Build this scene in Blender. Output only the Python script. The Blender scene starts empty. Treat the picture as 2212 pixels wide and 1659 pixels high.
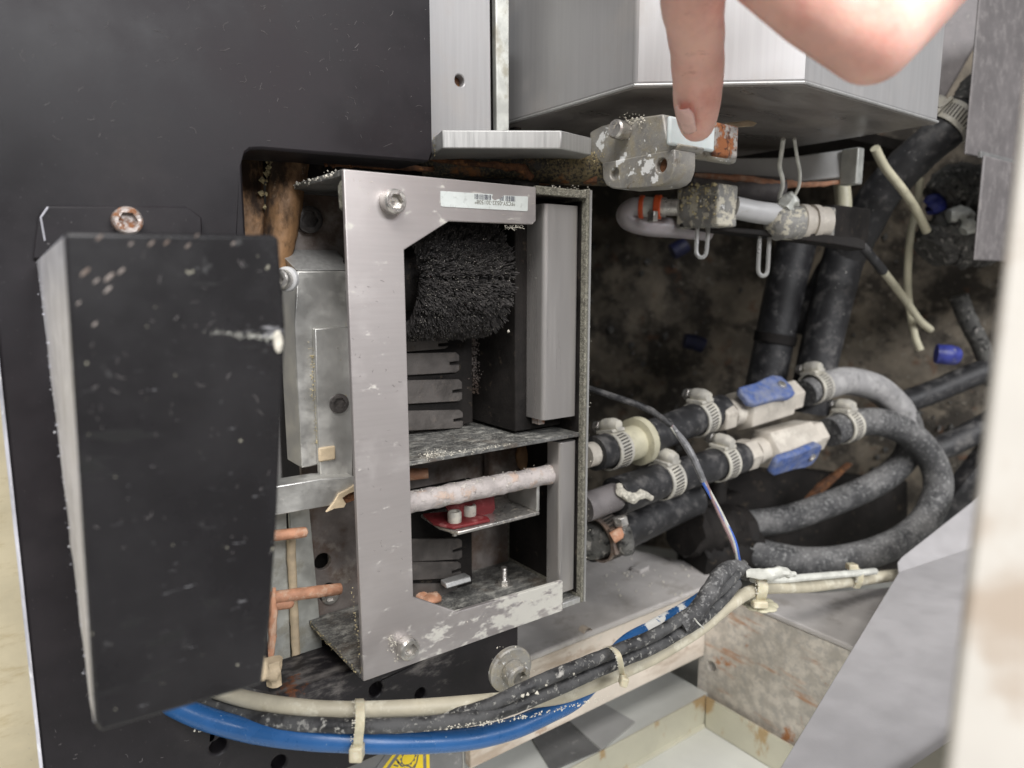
import bpy, bmesh, math, random
from mathutils import Vector, Matrix, noise
from mathutils.geometry import delaunay_2d_cdt
random.seed(7)
V = Vector
S = bpy.context.scene
COL = S.collection
RAD = math.radians

# ------------------------------------------------------------ camera
F, CX, CY = 1520.0, 1106.0, 829.5          # focal length and centre, in photo units of 2212 x 1659
HD, PT = RAD(36.5), RAD(8.4)
RT = V((math.cos(HD), -math.sin(HD), 0))
FW = V((math.sin(HD)*math.cos(PT), math.cos(HD)*math.cos(PT), -math.sin(PT)))
UP = V((math.sin(HD)*math.sin(PT), math.cos(HD)*math.sin(PT), math.cos(PT)))
cam = bpy.data.cameras.new('camera')
cam.sensor_width = 36; cam.lens = 36*F/2212
cam.clip_start = .005; cam.clip_end = 50
cam.dof.use_dof = True; cam.dof.focus_distance = .33; cam.dof.aperture_fstop = 8.0
co = bpy.data.objects.new('camera', cam); COL.objects.link(co); S.camera = co
m = Matrix.Identity(4)
for i in range(3):
    m[i][0], m[i][1], m[i][2] = RT[i], UP[i], -FW[i]
co.matrix_world = m

# ------------------------------------------------------------ light
W = bpy.data.worlds.new('World'); S.world = W; W.use_nodes = True
wn = W.node_tree.nodes; bg = wn['Background']; bg.inputs[1].default_value = .26
tc = wn.new('ShaderNodeTexCoord'); sx = wn.new('ShaderNodeSeparateXYZ'); rp = wn.new('ShaderNodeValToRGB')
mp = wn.new('ShaderNodeMapRange'); mp.inputs[1].default_value = -1; mp.inputs[2].default_value = 1
W.node_tree.links.new(tc.outputs['Generated'], sx.inputs[0]); W.node_tree.links.new(sx.outputs[2], mp.inputs[0]); W.node_tree.links.new(mp.outputs[0], rp.inputs[0])
W.node_tree.links.new(rp.outputs[0], bg.inputs[0])
rp.color_ramp.elements[0].position = .30; rp.color_ramp.elements[0].color = (.80, .74, .70, 1)
rp.color_ramp.elements[1].position = .80; rp.color_ramp.elements[1].color = (1.25, 1.3, 1.35, 1)
def area(name, loc, to, sx, sy, power, col):
    l = bpy.data.lights.new(name, 'AREA'); l.shape = 'RECTANGLE'; l.size = sx; l.size_y = sy
    l.energy = power; l.color = col
    o = bpy.data.objects.new(name, l); COL.objects.link(o)
    o.location = loc; o.rotation_euler = (V(to)-V(loc)).to_track_quat('-Z', 'Y').to_euler()
    return o
area('ceiling_lamp', (-.55, -.60, 1.30), (.25, .3, -.1), 1.1, .5, 30, (1, .97, .94))
area('far_ceiling_lamp', (.15, -1.45, .85), (.25, .3, -.1), 1.2, .5, 34, (.98, .98, 1))
S.view_settings.view_transform = 'Standard'
S.view_settings.look = 'None'
S.view_settings.exposure = 0.0
S.cycles.max_bounces = 8
S.cycles.use_denoising = True

# ------------------------------------------------------------ photo point -> place
def ray(x, y): return FW + RT*((x-CX)/F) + UP*((CY-y)/F)
def D(x, y, d): return ray(x, y)*d
def PX(x, y, k): r = ray(x, y); return r*(k/r.x)
def PY(x, y, k): r = ray(x, y); return r*(k/r.y)
def PZ(x, y, k): r = ray(x, y); return r*(k/r.z)
def PL(x, y, p, n): r = ray(x, y); return r*(p.dot(n)/r.dot(n))

# ------------------------------------------------------------ materials
def M(name, col, rough=.5, metal=0., var=.12, vs=40, st=(1, 1, 1), dirt=(), bump=.15, bs=300, bst=(1, 1, 1), spec=.5, sss=0, trans=0, rv=.15):
    mt = bpy.data.materials.new(name); mt.use_nodes = True
    nt = mt.node_tree; N = nt.nodes; L = nt.links
    b = N['Principled BSDF']
    geo = N.new('ShaderNodeNewGeometry')
    def vec(s):
        if tuple(s) == (1, 1, 1): return geo.outputs['Position']
        v = N.new('ShaderNodeVectorMath'); v.operation = 'MULTIPLY'; v.inputs[1].default_value = s
        L.new(geo.outputs['Position'], v.inputs[0]); return v.outputs[0]
    def nz(s, st, det=5, ro=.6):
        n = N.new('ShaderNodeTexNoise'); n.inputs['Scale'].default_value = s; n.inputs['Detail'].default_value = det
        n.inputs['Roughness'].default_value = ro
        L.new(vec(st), n.inputs['Vector']); return n.outputs['Fac']
    def mr(v, a, c, to0=0., to1=1.):
        r = N.new('ShaderNodeMapRange'); r.interpolation_type = 'SMOOTHSTEP'
        r.inputs[1].default_value = a; r.inputs[2].default_value = c; r.inputs[3].default_value = to0; r.inputs[4].default_value = to1
        L.new(v, r.inputs[0]); return r.outputs[0]
    def mth(op, a, c):
        n = N.new('ShaderNodeMath'); n.operation = op
        for i, q in enumerate((a, c)):
            if isinstance(q, (int, float)): n.inputs[i].default_value = q
            else: L.new(q, n.inputs[i])
        return n.outputs[0]
    def mixc(f, a, c):
        n = N.new('ShaderNodeMix'); n.data_type = 'RGBA'
        L.new(f, n.inputs[0])
        for i, q in ((6, a), (7, c)):
            if isinstance(q, (tuple, list)): n.inputs[i].default_value = (*q, 1)
            else: L.new(q, n.inputs[i])
        return n.outputs[2]
    def mixf(f, a, c):
        n = N.new('ShaderNodeMix'); n.data_type = 'FLOAT'
        L.new(f, n.inputs[0])
        for i, q in ((2, a), (3, c)):
            if isinstance(q, (int, float)): n.inputs[i].default_value = q
            else: L.new(q, n.inputs[i])
        return n.outputs[0]
    base = nz(vs, st)
    f = mr(base, .32, .68)
    lo = tuple(max(0, c*(1-var)) for c in col); hi = tuple(min(1, c*(1+var)) for c in col)
    c_ = mixc(f, lo, hi); r_ = mixf(f, max(.05, rough-rv*.5), min(1, rough+rv*.5)); m_ = metal
    h_ = nz(bs, bst, 4, .6)
    for d in dirt:
        v = nz(d.get('s', 60), d.get('st', (1, 1, 1)), d.get('d', 6), .65)
        for (cen, rad, k) in d.get('mask', ()):
            dist = N.new('ShaderNodeVectorMath'); dist.operation = 'DISTANCE'
            dist.inputs[1].default_value = cen; L.new(geo.outputs['Position'], dist.inputs[0])
            v = mth('ADD', v, mr(dist.outputs['Value'], 0, rad, k, 0))
        if 'up' in d:
            sp = N.new('ShaderNodeSeparateXYZ'); L.new(geo.outputs['Normal'], sp.inputs[0])
            v = mth('ADD', v, mth('MULTIPLY', sp.outputs[2], d['up']))
        t, w = d.get('t', .6), d.get('w', .03)
        k = mth('MULTIPLY', mr(v, t-w, t+w), d.get('a', 1.))
        c_ = mixc(k, c_, d['c']); r_ = mixf(k, r_, d.get('r', .9))
        m_ = mixf(k, m_, 0.) if metal > 0 else 0.
        h_ = mth('ADD', h_, mth('MULTIPLY', k, d.get('h', .8)))
    L.new(c_, b.inputs['Base Color']); L.new(r_, b.inputs['Roughness'])
    if metal > 0:
        if isinstance(m_, float): b.inputs['Metallic'].default_value = m_
        else: L.new(m_, b.inputs['Metallic'])
    b.inputs['Specular IOR Level'].default_value = spec
    if sss:
        b.inputs['Subsurface Weight'].default_value = sss; b.inputs['Subsurface Radius'].default_value = (1, .35, .2); b.inputs['Subsurface Scale'].default_value = .006
    if trans: b.inputs['Transmission Weight'].default_value = trans
    bp = N.new('ShaderNodeBump'); bp.inputs['Strength'].default_value = bump; bp.inputs['Distance'].default_value = .0006
    L.new(h_, bp.inputs['Height']); L.new(bp.outputs[0], b.inputs['Normal'])
    return mt

WH = (.68, .67, .62); FLOUR = (.6, .59, .53); YEL = (.45, .36, .17); RUST = (.22, .075, .025); BRN = (.12, .07, .035); BLK = (.02, .02, .02)
mt = {}
mt['panel'] = M('black_powder_coat', (.016, .0145, .0165), .38, var=.22, vs=25, bump=.08, bs=2600, spec=.2,
    dirt=[dict(c=(.26, .25, .25), s=520, t=.735, w=.025, d=3, a=.55), dict(c=(.2, .19, .19), s=160, st=(1, 1, .35), t=.735, w=.03, a=.4), dict(c=(.06, .055, .055), s=18, t=.62, w=.12, a=.3),
          dict(c=(.26, .24, .225), s=130, st=(.5, 1, 1.2), t=.86, w=.12, mask=[((.17, .30, -.190), .05, .34), ((.11, .31, -.188), .05, .36)], a=.6),
          dict(c=RUST, s=90, t=.88, w=.06, mask=[((.096, .305, -.187), .02, .45)], a=.8), dict(c=(.12, .115, .115), s=900, st=(1, 1, .6), t=.71, w=.04, d=2, a=.4), dict(c=(.045, .036, .04), s=7, t=.55, w=.18, a=.4)])
mt['guard'] = M('black_coat_guard', (.015, .0142, .0155), .30, var=.15, vs=30, bump=.06, bs=1600, spec=.35,
    dirt=[dict(c=(.4, .38, .3), s=330, t=.755, w=.02, d=2, a=.8, mask=[((.035, .195, .004), .022, .055)]), dict(c=(.14, .14, .14), s=160, t=.70, w=.06, a=.35), dict(c=(.25, .25, .25), s=900, t=.74, w=.02, a=.5),
          dict(c=(.40, .40, .42), s=420, st=(.35, 1, 2.5), t=.70, w=.05, mask=[((.062, .195, -.0145), .006, .22), ((.055, .195, -.0140), .0045, .14), ((.048, .195, -.0135), .004, .1)], a=.7),
          dict(c=(.008, .008, .008), s=60, st=(.45, 1, 2.2), t=.645, w=.02, mask=[((.026, .195, -.099), .014, .12), ((.034, .195, -.108), .012, .1)], a=.8)])
mt['wornedge'] = M('worn_scratched_edge', (.50, .50, .55), .40, .25, var=.4, vs=260, st=(1, 1, .12), bump=.3, bs=500, bst=(1, 1, .1),
    dirt=[dict(c=(.85, .85, .88), s=420, st=(1, 1, .22), t=.60, w=.04, r=.35, a=.9), dict(c=(.03, .03, .03), s=200, st=(1, 1, .3), t=.66, w=.03, a=.7), dict(c=YEL, s=260, t=.72, w=.02)])
mt['frame'] = M('brushed_plate', (.50, .465, .455), .46, .72, var=.02, vs=700, st=(.05, 1, 1), bump=.03, rv=.02, bs=3000, bst=(.04, 1, 1),
    dirt=[dict(c=FLOUR, s=190, st=(.6, 1, 1.2), t=.68, w=.06, mask=[((.213, .27, -.163), .050, .27), ((.155, .27, -.166), .028, .16), ((.2, .27, .042), .05, .02)], r=.9, a=.85),
          dict(c=(.62, .61, .57), s=1500, t=.74, w=.02), dict(c=(.1, .07, .05), s=900, t=.75, w=.02, a=.6), dict(c=(.62, .6, .58), s=35, t=.6, w=.12, a=.15)])
mt['inner'] = M('dirty_sheet_metal', (.14, .14, .137), .5, .5, var=.3, vs=50, bump=.4, bs=700,
    dirt=[dict(c=(.42, .41, .36), s=900, t=.60, w=.08, a=.6, up=.03), dict(c=FLOUR, s=260, st=(.5, 1, 1), t=.64, w=.13, up=.07, a=.55, mask=[((.155, .275, -.08), .03, .08)]), dict(c=(.09, .06, .035), s=45, t=.6, w=.08, a=.6)])
mt['crust'] = M('crusted_edge', (.22, .21, .17), .8, .1, var=.4, vs=500, bump=1., bs=900, dirt=[dict(c=(.5, .48, .4), s=900, t=.58, w=.06)])
mt['back'] = M('stained_back_plate', (.30, .265, .245), .55, .35, var=.3, vs=40, bump=.3, bs=500,
    dirt=[dict(c=(.10, .055, .03), s=35, t=.53, w=.1, a=.8), dict(c=(.36, .33, .29), s=90, t=.62, w=.06, a=.5)])
mt['comb'] = M('comb_metal', (.13, .118, .11), .5, .5, var=.2, vs=90, bump=.25, bs=700, dirt=[dict(c=(.13, .11, .095), s=120, t=.6, w=.06, a=.6)])
mt['cover'] = M('stainless_cover', (.47, .45, .435), .34, .7, var=.02, vs=200, st=(1, 1, .05), bump=.015, bs=1500, bst=(1, 1, .05), dirt=[dict(c=FLOUR, s=500, t=.73, w=.02, a=.8)])
mt['steel'] = M('brushed_stainless', (.375, .37, .37), .45, .42, var=.04, vs=500, st=(1, 1, .03), bump=.025, rv=.05, bs=1800, bst=(1, 1, .02),
    dirt=[dict(c=(.75, .75, .74), s=240, t=.745, w=.015, a=.7), dict(c=(.35, .31, .27), s=30, t=.62, w=.1, a=.25)])
mt['boxunder'] = M('stainless_underside', (.30, .28, .265), .34, .6, var=.12, vs=60, st=(.3, 1, 1), bump=.08, bs=900, bst=(.1, 1, 1), dirt=[dict(c=(.2, .18, .15), s=50, t=.6, w=.1, a=.4), dict(c=WH, s=300, t=.76, w=.02)])
mt['alu'] = M('machined_aluminium', (.55, .545, .52), .38, .75, var=.1, vs=60, bump=.1, bs=900,
    dirt=[dict(c=YEL, s=230, t=.70, w=.03, a=.7), dict(c=(.13, .11, .09), s=140, t=.69, w=.03, a=.6), dict(c=(.62, .6, .55), s=30, t=.58, w=.1, a=.3)])
mt['cut'] = M('sawn_aluminium', (.50, .50, .49), .45, .65, var=.07, vs=700, st=(1, 1, .03), bump=.08, bs=1300, bst=(1, 1, .05), dirt=[dict(c=YEL, s=200, t=.74, w=.03, a=.7)])
XB = D(1440, 320, .325).x
mt['cast'] = M('cast_aluminium', (.34, .33, .31), .5, .45, var=.15, vs=90, bump=.3, bs=700,
    dirt=[dict(c=(.33, .28, .17), s=110, t=.56, w=.16, a=.6), dict(c=(.5, .46, .34), s=600, t=.62, w=.05, a=.6), dict(c=(.78, .79, .78), s=130, t=.64, w=.012, r=.8, mask=[(tuple(PX(1400, 352, XB)), .0085, .22), (tuple(PX(1375, 350, XB)), .005, .16), (tuple(PX(1292, 312, XB)), .008, .24), (tuple(PX(1338, 345, XB)), .005, .2), (tuple(PX(1414, 388, XB)), .005, .2), (tuple(PX(1330, 272, XB)), .005, .2), (tuple(PX(1372, 272, XB)), .006, .14)]), dict(c=(.14, .11, .07), s=120, t=.64, w=.04, a=.7)])
mt['grease'] = M('greasy_black_steel', (.03, .028, .025), .4, .3, var=.4, vs=70, bump=.5, bs=700,
    dirt=[dict(c=(.24, .19, .09), s=700, t=.58, w=.10, a=.7, mask=[(tuple(D(1250, 350, .362)), .03, .12)]), dict(c=(.23, .10, .035), s=70, t=.60, w=.05)])
mt['rust'] = M('rust', (.12, .052, .024), .9, var=.5, vs=140, bump=.9, bs=800, dirt=[dict(c=(.27, .12, .045), s=200, t=.59, w=.06), dict(c=(.06, .03, .02), s=170, t=.63, w=.05)])
mt['rustblock'] = M('rusty_block', (.32, .30, .28), .7, .3, var=.2, vs=150, bump=.7, bs=700, dirt=[dict(c=(.24, .085, .03), s=110, t=.47, w=.05), dict(c=(.09, .035, .02), s=240, t=.58, w=.05), dict(c=(.38, .2, .1), s=420, t=.64, w=.05)])
mt['plastic'] = M('pale_plastic', (.60, .66, .66), .4, var=.06, vs=90, bump=.05, bs=600, sss=.05, dirt=[dict(c=(.4, .28, .15), s=190, t=.7, w=.04, a=.7)])
mt['screw'] = M('zinc_screw', (.58, .56, .53), .33, .85, var=.15, vs=300, bump=.2, bs=900, dirt=[dict(c=(.35, .3, .22), s=420, t=.62, w=.05, a=.8)])
mt['rscrew'] = M('rusting_screw', (.45, .40, .37), .45, .6, var=.2, vs=300, bump=.4, bs=900, dirt=[dict(c=(.25, .11, .05), s=330, t=.52, w=.07)])
mt['dscrew'] = M('dark_screw', (.12, .11, .105), .4, .6, var=.3, vs=300, bump=.3, bs=900)
mt['bristle'] = M('black_bristle', (.075, .070, .068), .45, var=.5, vs=400, bump=0, dirt=[dict(c=(.35, .33, .3), s=700, t=.705, w=.02)])
mt['rubber'] = M('black_rubber', (.022, .022, .024), .55, var=.3, vs=90, bump=.3, bs=700, dirt=[dict(c=(.22, .21, .20), s=90, t=.62, w=.12, a=.5, up=.05), dict(c=(.5, .49, .46), s=420, t=.69, w=.03)])
mt['greyhose'] = M('dusty_grey_hose', (.05, .05, .052), .7, var=.3, vs=90, bump=.4, bs=700, dirt=[dict(c=(.19, .186, .182), s=45, t=.57, w=.16, up=.10, a=.7), dict(c=(.40, .40, .39), s=420, t=.60, w=.07, a=.55, up=.03), dict(c=(.42, .41, .40), s=130, t=.68, w=.05, a=.5)])
mt['palehose'] = M('pale_dusty_hose', (.27, .265, .265), .75, var=.15, vs=60, bump=.3, bs=700, dirt=[dict(c=(.08, .08, .08), s=90, t=.62, w=.08, a=.7), dict(c=(.5, .49, .48), s=80, t=.55, w=.1, up=.05, a=.5)])
mt['beigeplastic'] = M('dusty_beige_fitting', (.50, .46, .40), .6, var=.12, vs=60, bump=.25, bs=700, dirt=[dict(c=(.25, .22, .18), s=110, t=.63, w=.06, a=.6), dict(c=(.7, .66, .58), s=80, t=.6, w=.06, a=.5)])
mt['clamp'] = M('dusty_clamp_band', (.52, .50, .45), .5, .25, var=.12, vs=120, bump=.3, bs=800, dirt=[dict(c=(.6, .57, .48), s=130, t=.52, w=.08, a=.7), dict(c=(.14, .12, .1), s=240, t=.66, w=.05, a=.7)])
mt['slot'] = M('clamp_slot', (.06, .055, .05), .8, var=.3, vs=300)
mt['bluelever'] = M('worn_blue_lever', (.05, .10, .30), .6, var=.25, vs=160, bump=.4, bs=600, dirt=[dict(c=(.34, .34, .35), s=100, t=.54, w=.2, a=.6), dict(c=(.15, .17, .22), s=320, t=.56, w=.1, a=.6)])
mt['dimcap'] = M('shaded_blue_cap', (.010, .012, .045), .6, var=.3, vs=160)  # darker copy of the blue cap, shade painted in for the deep caps
mt['bluecap'] = M('blue_cap', (.03, .04, .22), .45, var=.2, vs=160, dirt=[dict(c=(.3, .3, .32), s=150, t=.66, w=.05, a=.6)])
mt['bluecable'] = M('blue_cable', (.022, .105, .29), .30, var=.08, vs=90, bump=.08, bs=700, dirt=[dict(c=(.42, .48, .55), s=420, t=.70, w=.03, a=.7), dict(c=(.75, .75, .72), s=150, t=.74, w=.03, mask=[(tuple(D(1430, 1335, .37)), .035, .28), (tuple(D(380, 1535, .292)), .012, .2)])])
mt['blackcable'] = M('floury_black_cable', (.022, .022, .024), .5, var=.3, vs=120, bump=.5, bs=800, dirt=[dict(c=(.5, .49, .45), s=330, t=.60, w=.05, a=.75), dict(c=(.62, .6, .56), s=110, t=.66, w=.04, a=.7), dict(c=(.11, .11, .11), s=60, t=.5, w=.1, a=.6)])
mt['beigecable'] = M('beige_cable', (.46, .42, .32), .55, var=.1, vs=60, bump=.2, bs=500, dirt=[dict(c=(.62, .59, .48), s=110, t=.57, w=.06, a=.7), dict(c=(.30, .25, .15), s=80, t=.64, w=.08, a=.5)])
mt['tie'] = M('aged_nylon_tie', (.55, .50, .36), .45, var=.12, vs=200, bump=.2, bs=500, sss=.1, dirt=[dict(c=(.66, .62, .5), s=200, t=.58, w=.06, a=.6)])
mt['flour'] = M('flour_crumbs', (.60, .57, .49), .95, var=.25, vs=500, bump=.5, bs=1500)
mt['ycrumb'] = M('stale_crumbs', (.45, .38, .22), .95, var=.3, vs=500, bump=.5, bs=1500)
mt['copper'] = M('pinkish_rod', (.50, .25, .15), .6, var=.2, vs=130, bump=.4, bs=700, dirt=[dict(c=(.62, .44, .32), s=160, t=.55, w=.07, a=.7)])
mt['scale'] = M('limescale_pipe', (.44, .40, .385), .75, var=.15, vs=120, bump=.9, bs=420, dirt=[dict(c=(.52, .36, .26), s=110, t=.60, w=.06, a=.6), dict(c=(.66, .62, .56), s=230, t=.60, w=.05, a=.6), dict(c=(.16, .13, .12), s=330, t=.68, w=.03, a=.8)])
mt['red'] = M('red_rubber_pad', (.16, .014, .017), .6, var=.2, vs=120, bump=.2, bs=500, dirt=[dict(c=(.45, .2, .19), s=120, t=.63, w=.07, a=.5)])
mt['tan'] = M('tan_stained_metal', (.27, .15, .07), .6, .1, var=.35, vs=65, bump=.8, bs=260, dirt=[dict(c=(.035, .02, .012), s=80, t=.57, w=.10, st=(1, 1, .5), mask=[((.10, .335, .055), .03, .2)]), dict(c=(.42, .33, .24), s=120, t=.68, w=.05, a=.7)])
mt['galv'] = M('galvanised_sheet', (.56, .57, .53), .5, .5, var=.15, vs=90, bump=.2, bs=500, dirt=[dict(c=(.23, .2, .13), s=50, t=.58, w=.08, a=.6)])
mt['foil'] = M('torn_beige_foil', (.62, .50, .34), .6, var=.15, vs=150, bump=.4, bs=300)
mt['beam'] = M('painted_beam', (.64, .57, .49), .5, var=.1, vs=25, bump=.15, bs=400, dirt=[dict(c=(.36, .27, .19), s=28, st=(.5, 1, 2), t=.57, w=.08, a=.7), dict(c=(.26, .12, .05), s=60, t=.66, w=.06, mask=[((.315, .31, -.247), .016, .2)], a=.7), dict(c=(.62, .58, .5), s=110, t=.62, w=.05, a=.6)])
mt['beamtop'] = M('dusty_shelf_top', (.50, .475, .455), .6, var=.12, vs=30, bump=.15, bs=400, dirt=[dict(c=(.30, .27, .24), s=40, t=.6, w=.08, a=.6), dict(c=(.6, .58, .55), s=120, t=.64, w=.05, a=.5)])
mt['mottled'] = M('rust_mottled_steel', (.58, .54, .48), .6, .15, var=.2, vs=130, bump=.4, bs=600, dirt=[dict(c=(.42, .40, .37), s=190, t=.55, w=.06, a=.6), dict(c=(.46, .23, .11), s=55, st=(1, .3, 1.4), t=.63, w=.07, a=.8), dict(c=(.45, .20, .08), s=70, t=.72, w=.07, mask=[(tuple(PX(1560, 1432, .410)), .016, .25), (tuple(PX(1720, 1590, .410)), .022, .2)])])
mt['tray'] = M('cream_tray', (.62, .60, .48), .4, var=.06, vs=30, bump=.06, bs=300, dirt=[dict(c=(.45, .27, .09), s=70, st=(1, 1, .6), t=.66, w=.07, a=.75, mask=[((.406, .305, -.31), .026, .30), ((.35, .304, -.307), .010, .22), ((.30, .304, -.307), .014, .24), ((.25, .304, -.307), .014, .24), ((.406, .26, -.307), .018, .22), ((.406, .22, -.309), .018, .2)])])
mt['traywhite'] = M('white_tray_floor', (.70, .71, .67), .35, var=.04, vs=30, bump=.05, bs=300, dirt=[dict(c=(.3, .27, .22), s=200, t=.75, w=.02, a=.7)])
mt['floorgrey'] = M('grey_base_sheet', (.50, .50, .46), .5, var=.1, vs=30, bump=.1, bs=300, dirt=[dict(c=(.65, .63, .6), s=70, t=.6, w=.06, a=.5)])
mt['midgrey'] = M('grey_painted_sheet', (.17, .17, .168), .5, var=.15, vs=40, bump=.15, bs=500, dirt=[dict(c=(.4, .39, .37), s=150, t=.64, w=.06, a=.6)])
mt['lightgrey'] = M('light_grey_sheet', (.42, .42, .41), .4, var=.06, vs=40, bump=.1, bs=500)
mt['yellow'] = M('yellow_print', (.82, .60, .015), .4, var=.05, vs=50, bump=0)
mt['print'] = M('dark_print', (.045, .045, .07), .5, var=.1, bump=0)
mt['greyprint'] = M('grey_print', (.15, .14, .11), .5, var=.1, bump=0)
mt['label'] = M('scuffed_white_label', (.66, .70, .68), .4, var=.05, vs=100, bump=.1, bs=300, dirt=[dict(c=(.42, .44, .42), s=330, t=.60, w=.06, a=.5)])
mt['sheet'] = M('bead_blasted_sheet', (.48, .465, .47), .55, .2, var=.04, vs=60, bump=.12, bs=1200, dirt=[dict(c=(.60, .58, .60), s=45, t=.62, w=.2, a=.2), dict(c=(.85, .84, .84), s=330, t=.75, w=.02, a=.6)])
mt['cream'] = M('cream_painted_panel', (.62, .59, .54), .5, var=.05, vs=20, bump=.05, bs=200, dirt=[dict(c=(.36, .25, .16), s=60, t=.66, w=.14, a=.6, mask=[(tuple(D(2150, 1330, .115)), .012, .2), (tuple(D(2165, 1440, .115)), .012, .22)])])
mt['oldcream'] = M('yellowed_panel', (.60, .53, .37), .5, var=.1, vs=25, bump=.1, bs=200, dirt=[dict(c=(.42, .33, .17), s=35, st=(1, 1, 3), t=.6, w=.08, a=.5)])
mt['wall'] = M('grimy_chamber_wall', (.145, .122, .092), .75, var=.45, vs=26, bump=.9, bs=110, dirt=[dict(c=(.03, .025, .02), s=24, t=.52, w=.07, a=.9), dict(c=(.30, .27, .22), s=150, t=.64, w=.06, a=.7), dict(c=(.28, .26, .22), s=55, t=.68, w=.05, a=.6), dict(c=(.13, .06, .03), s=38, t=.64, w=.05, a=.6)])
mt['dark'] = M('shaded_grimy_metal', (.014, .012, .011), .75, var=.5, vs=40, bump=.6, bs=300, spec=.25, dirt=[dict(c=(.09, .07, .05), s=130, t=.65, w=.06, a=.6)])  # base blackened so it also paints the deep shade behind the hoses
mt['cabinet'] = M('grey_cabinet', (.135, .124, .124), .6, var=.12, vs=40, bump=.3, bs=600, dirt=[dict(c=(.30, .28, .27), s=160, t=.60, w=.14, a=.35), dict(c=(.65, .63, .6), s=170, t=.74, w=.02)])
mt['crumbblock'] = M('crumb_covered_block', (.26, .255, .24), .6, .2, var=.2, vs=90, bump=.5, bs=500, dirt=[dict(c=(.62, .58, .47), s=170, t=.53, w=.03, a=.85), dict(c=(.7, .7, .68), s=120, t=.66, w=.02)])
mt['greyblock'] = M('grey_block', (.18, .165, .165), .6, var=.15, vs=80, bump=.4, bs=500, dirt=[dict(c=(.34, .33, .31), s=250, t=.64, w=.04, a=.5)])
mt['whiteplastic'] = M('white_plastic', (.46, .46, .46), .4, var=.05, vs=80, bump=.1, bs=400, dirt=[dict(c=(.35, .34, .3), s=130, t=.65, w=.05, a=.6)])
mt['lilac'] = M('translucent_tube', (.38, .35, .36), .35, var=.1, vs=60, bump=.05, sss=.1)
mt['orange'] = M('orange_collar', (.62, .09, .02), .4, var=.15, vs=150)
mt['clear'] = M('clear_plastic_hook', (.62, .62, .60), .25, var=.03, bump=0, trans=.6)
mt['wire'] = M('dirty_white_wire', (.55, .55, .50), .5, var=.15, vs=120)
mt['wirecream'] = M('cream_wire', (.52, .49, .36), .5, var=.12, vs=60, dirt=[dict(c=(.3, .27, .2), s=90, t=.62, w=.07, a=.5)])
mt['wireblue'] = M('blue_wire', (.06, .14, .50), .4, var=.15, vs=120)
mt['wirepink'] = M('mauve_wire', (.30, .20, .20), .5, var=.15, vs=120)
mt['sleeve'] = M('grey_wire_sleeve', (.17, .17, .175), .4, var=.3, vs=200, bump=.3, dirt=[dict(c=(.5, .5, .5), s=300, t=.64, w=.04)])
mt['lump'] = M('dirty_elbow', (.09, .088, .082), .8, var=.35, vs=160, bump=1., bs=350, dirt=[dict(c=(.42, .40, .37), s=170, t=.60, w=.05, a=.8), dict(c=(.02, .02, .02), s=190, t=.6, w=.05)])
mt['skin'] = M('skin', (.90, .54, .455), .45, var=.12, vs=45, bump=.28, bs=900, sss=.5, spec=.35, dirt=[dict(c=(.70, .24, .19), s=38, t=.58, w=.12, a=.55, r=.5, h=0), dict(c=(.5, .2, .14), s=420, st=(.22, .22, 1), t=.70, w=.06, a=.45, r=.5, h=-.6, mask=[(tuple(D(1500, 105, .25)), .010, .16), (tuple(D(1500, 8, .23)), .012, .13)])])
mt['nail'] = M('fingernail', (.88, .56, .50), .3, var=.05, vs=80, bump=.02, sss=.2)

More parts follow.
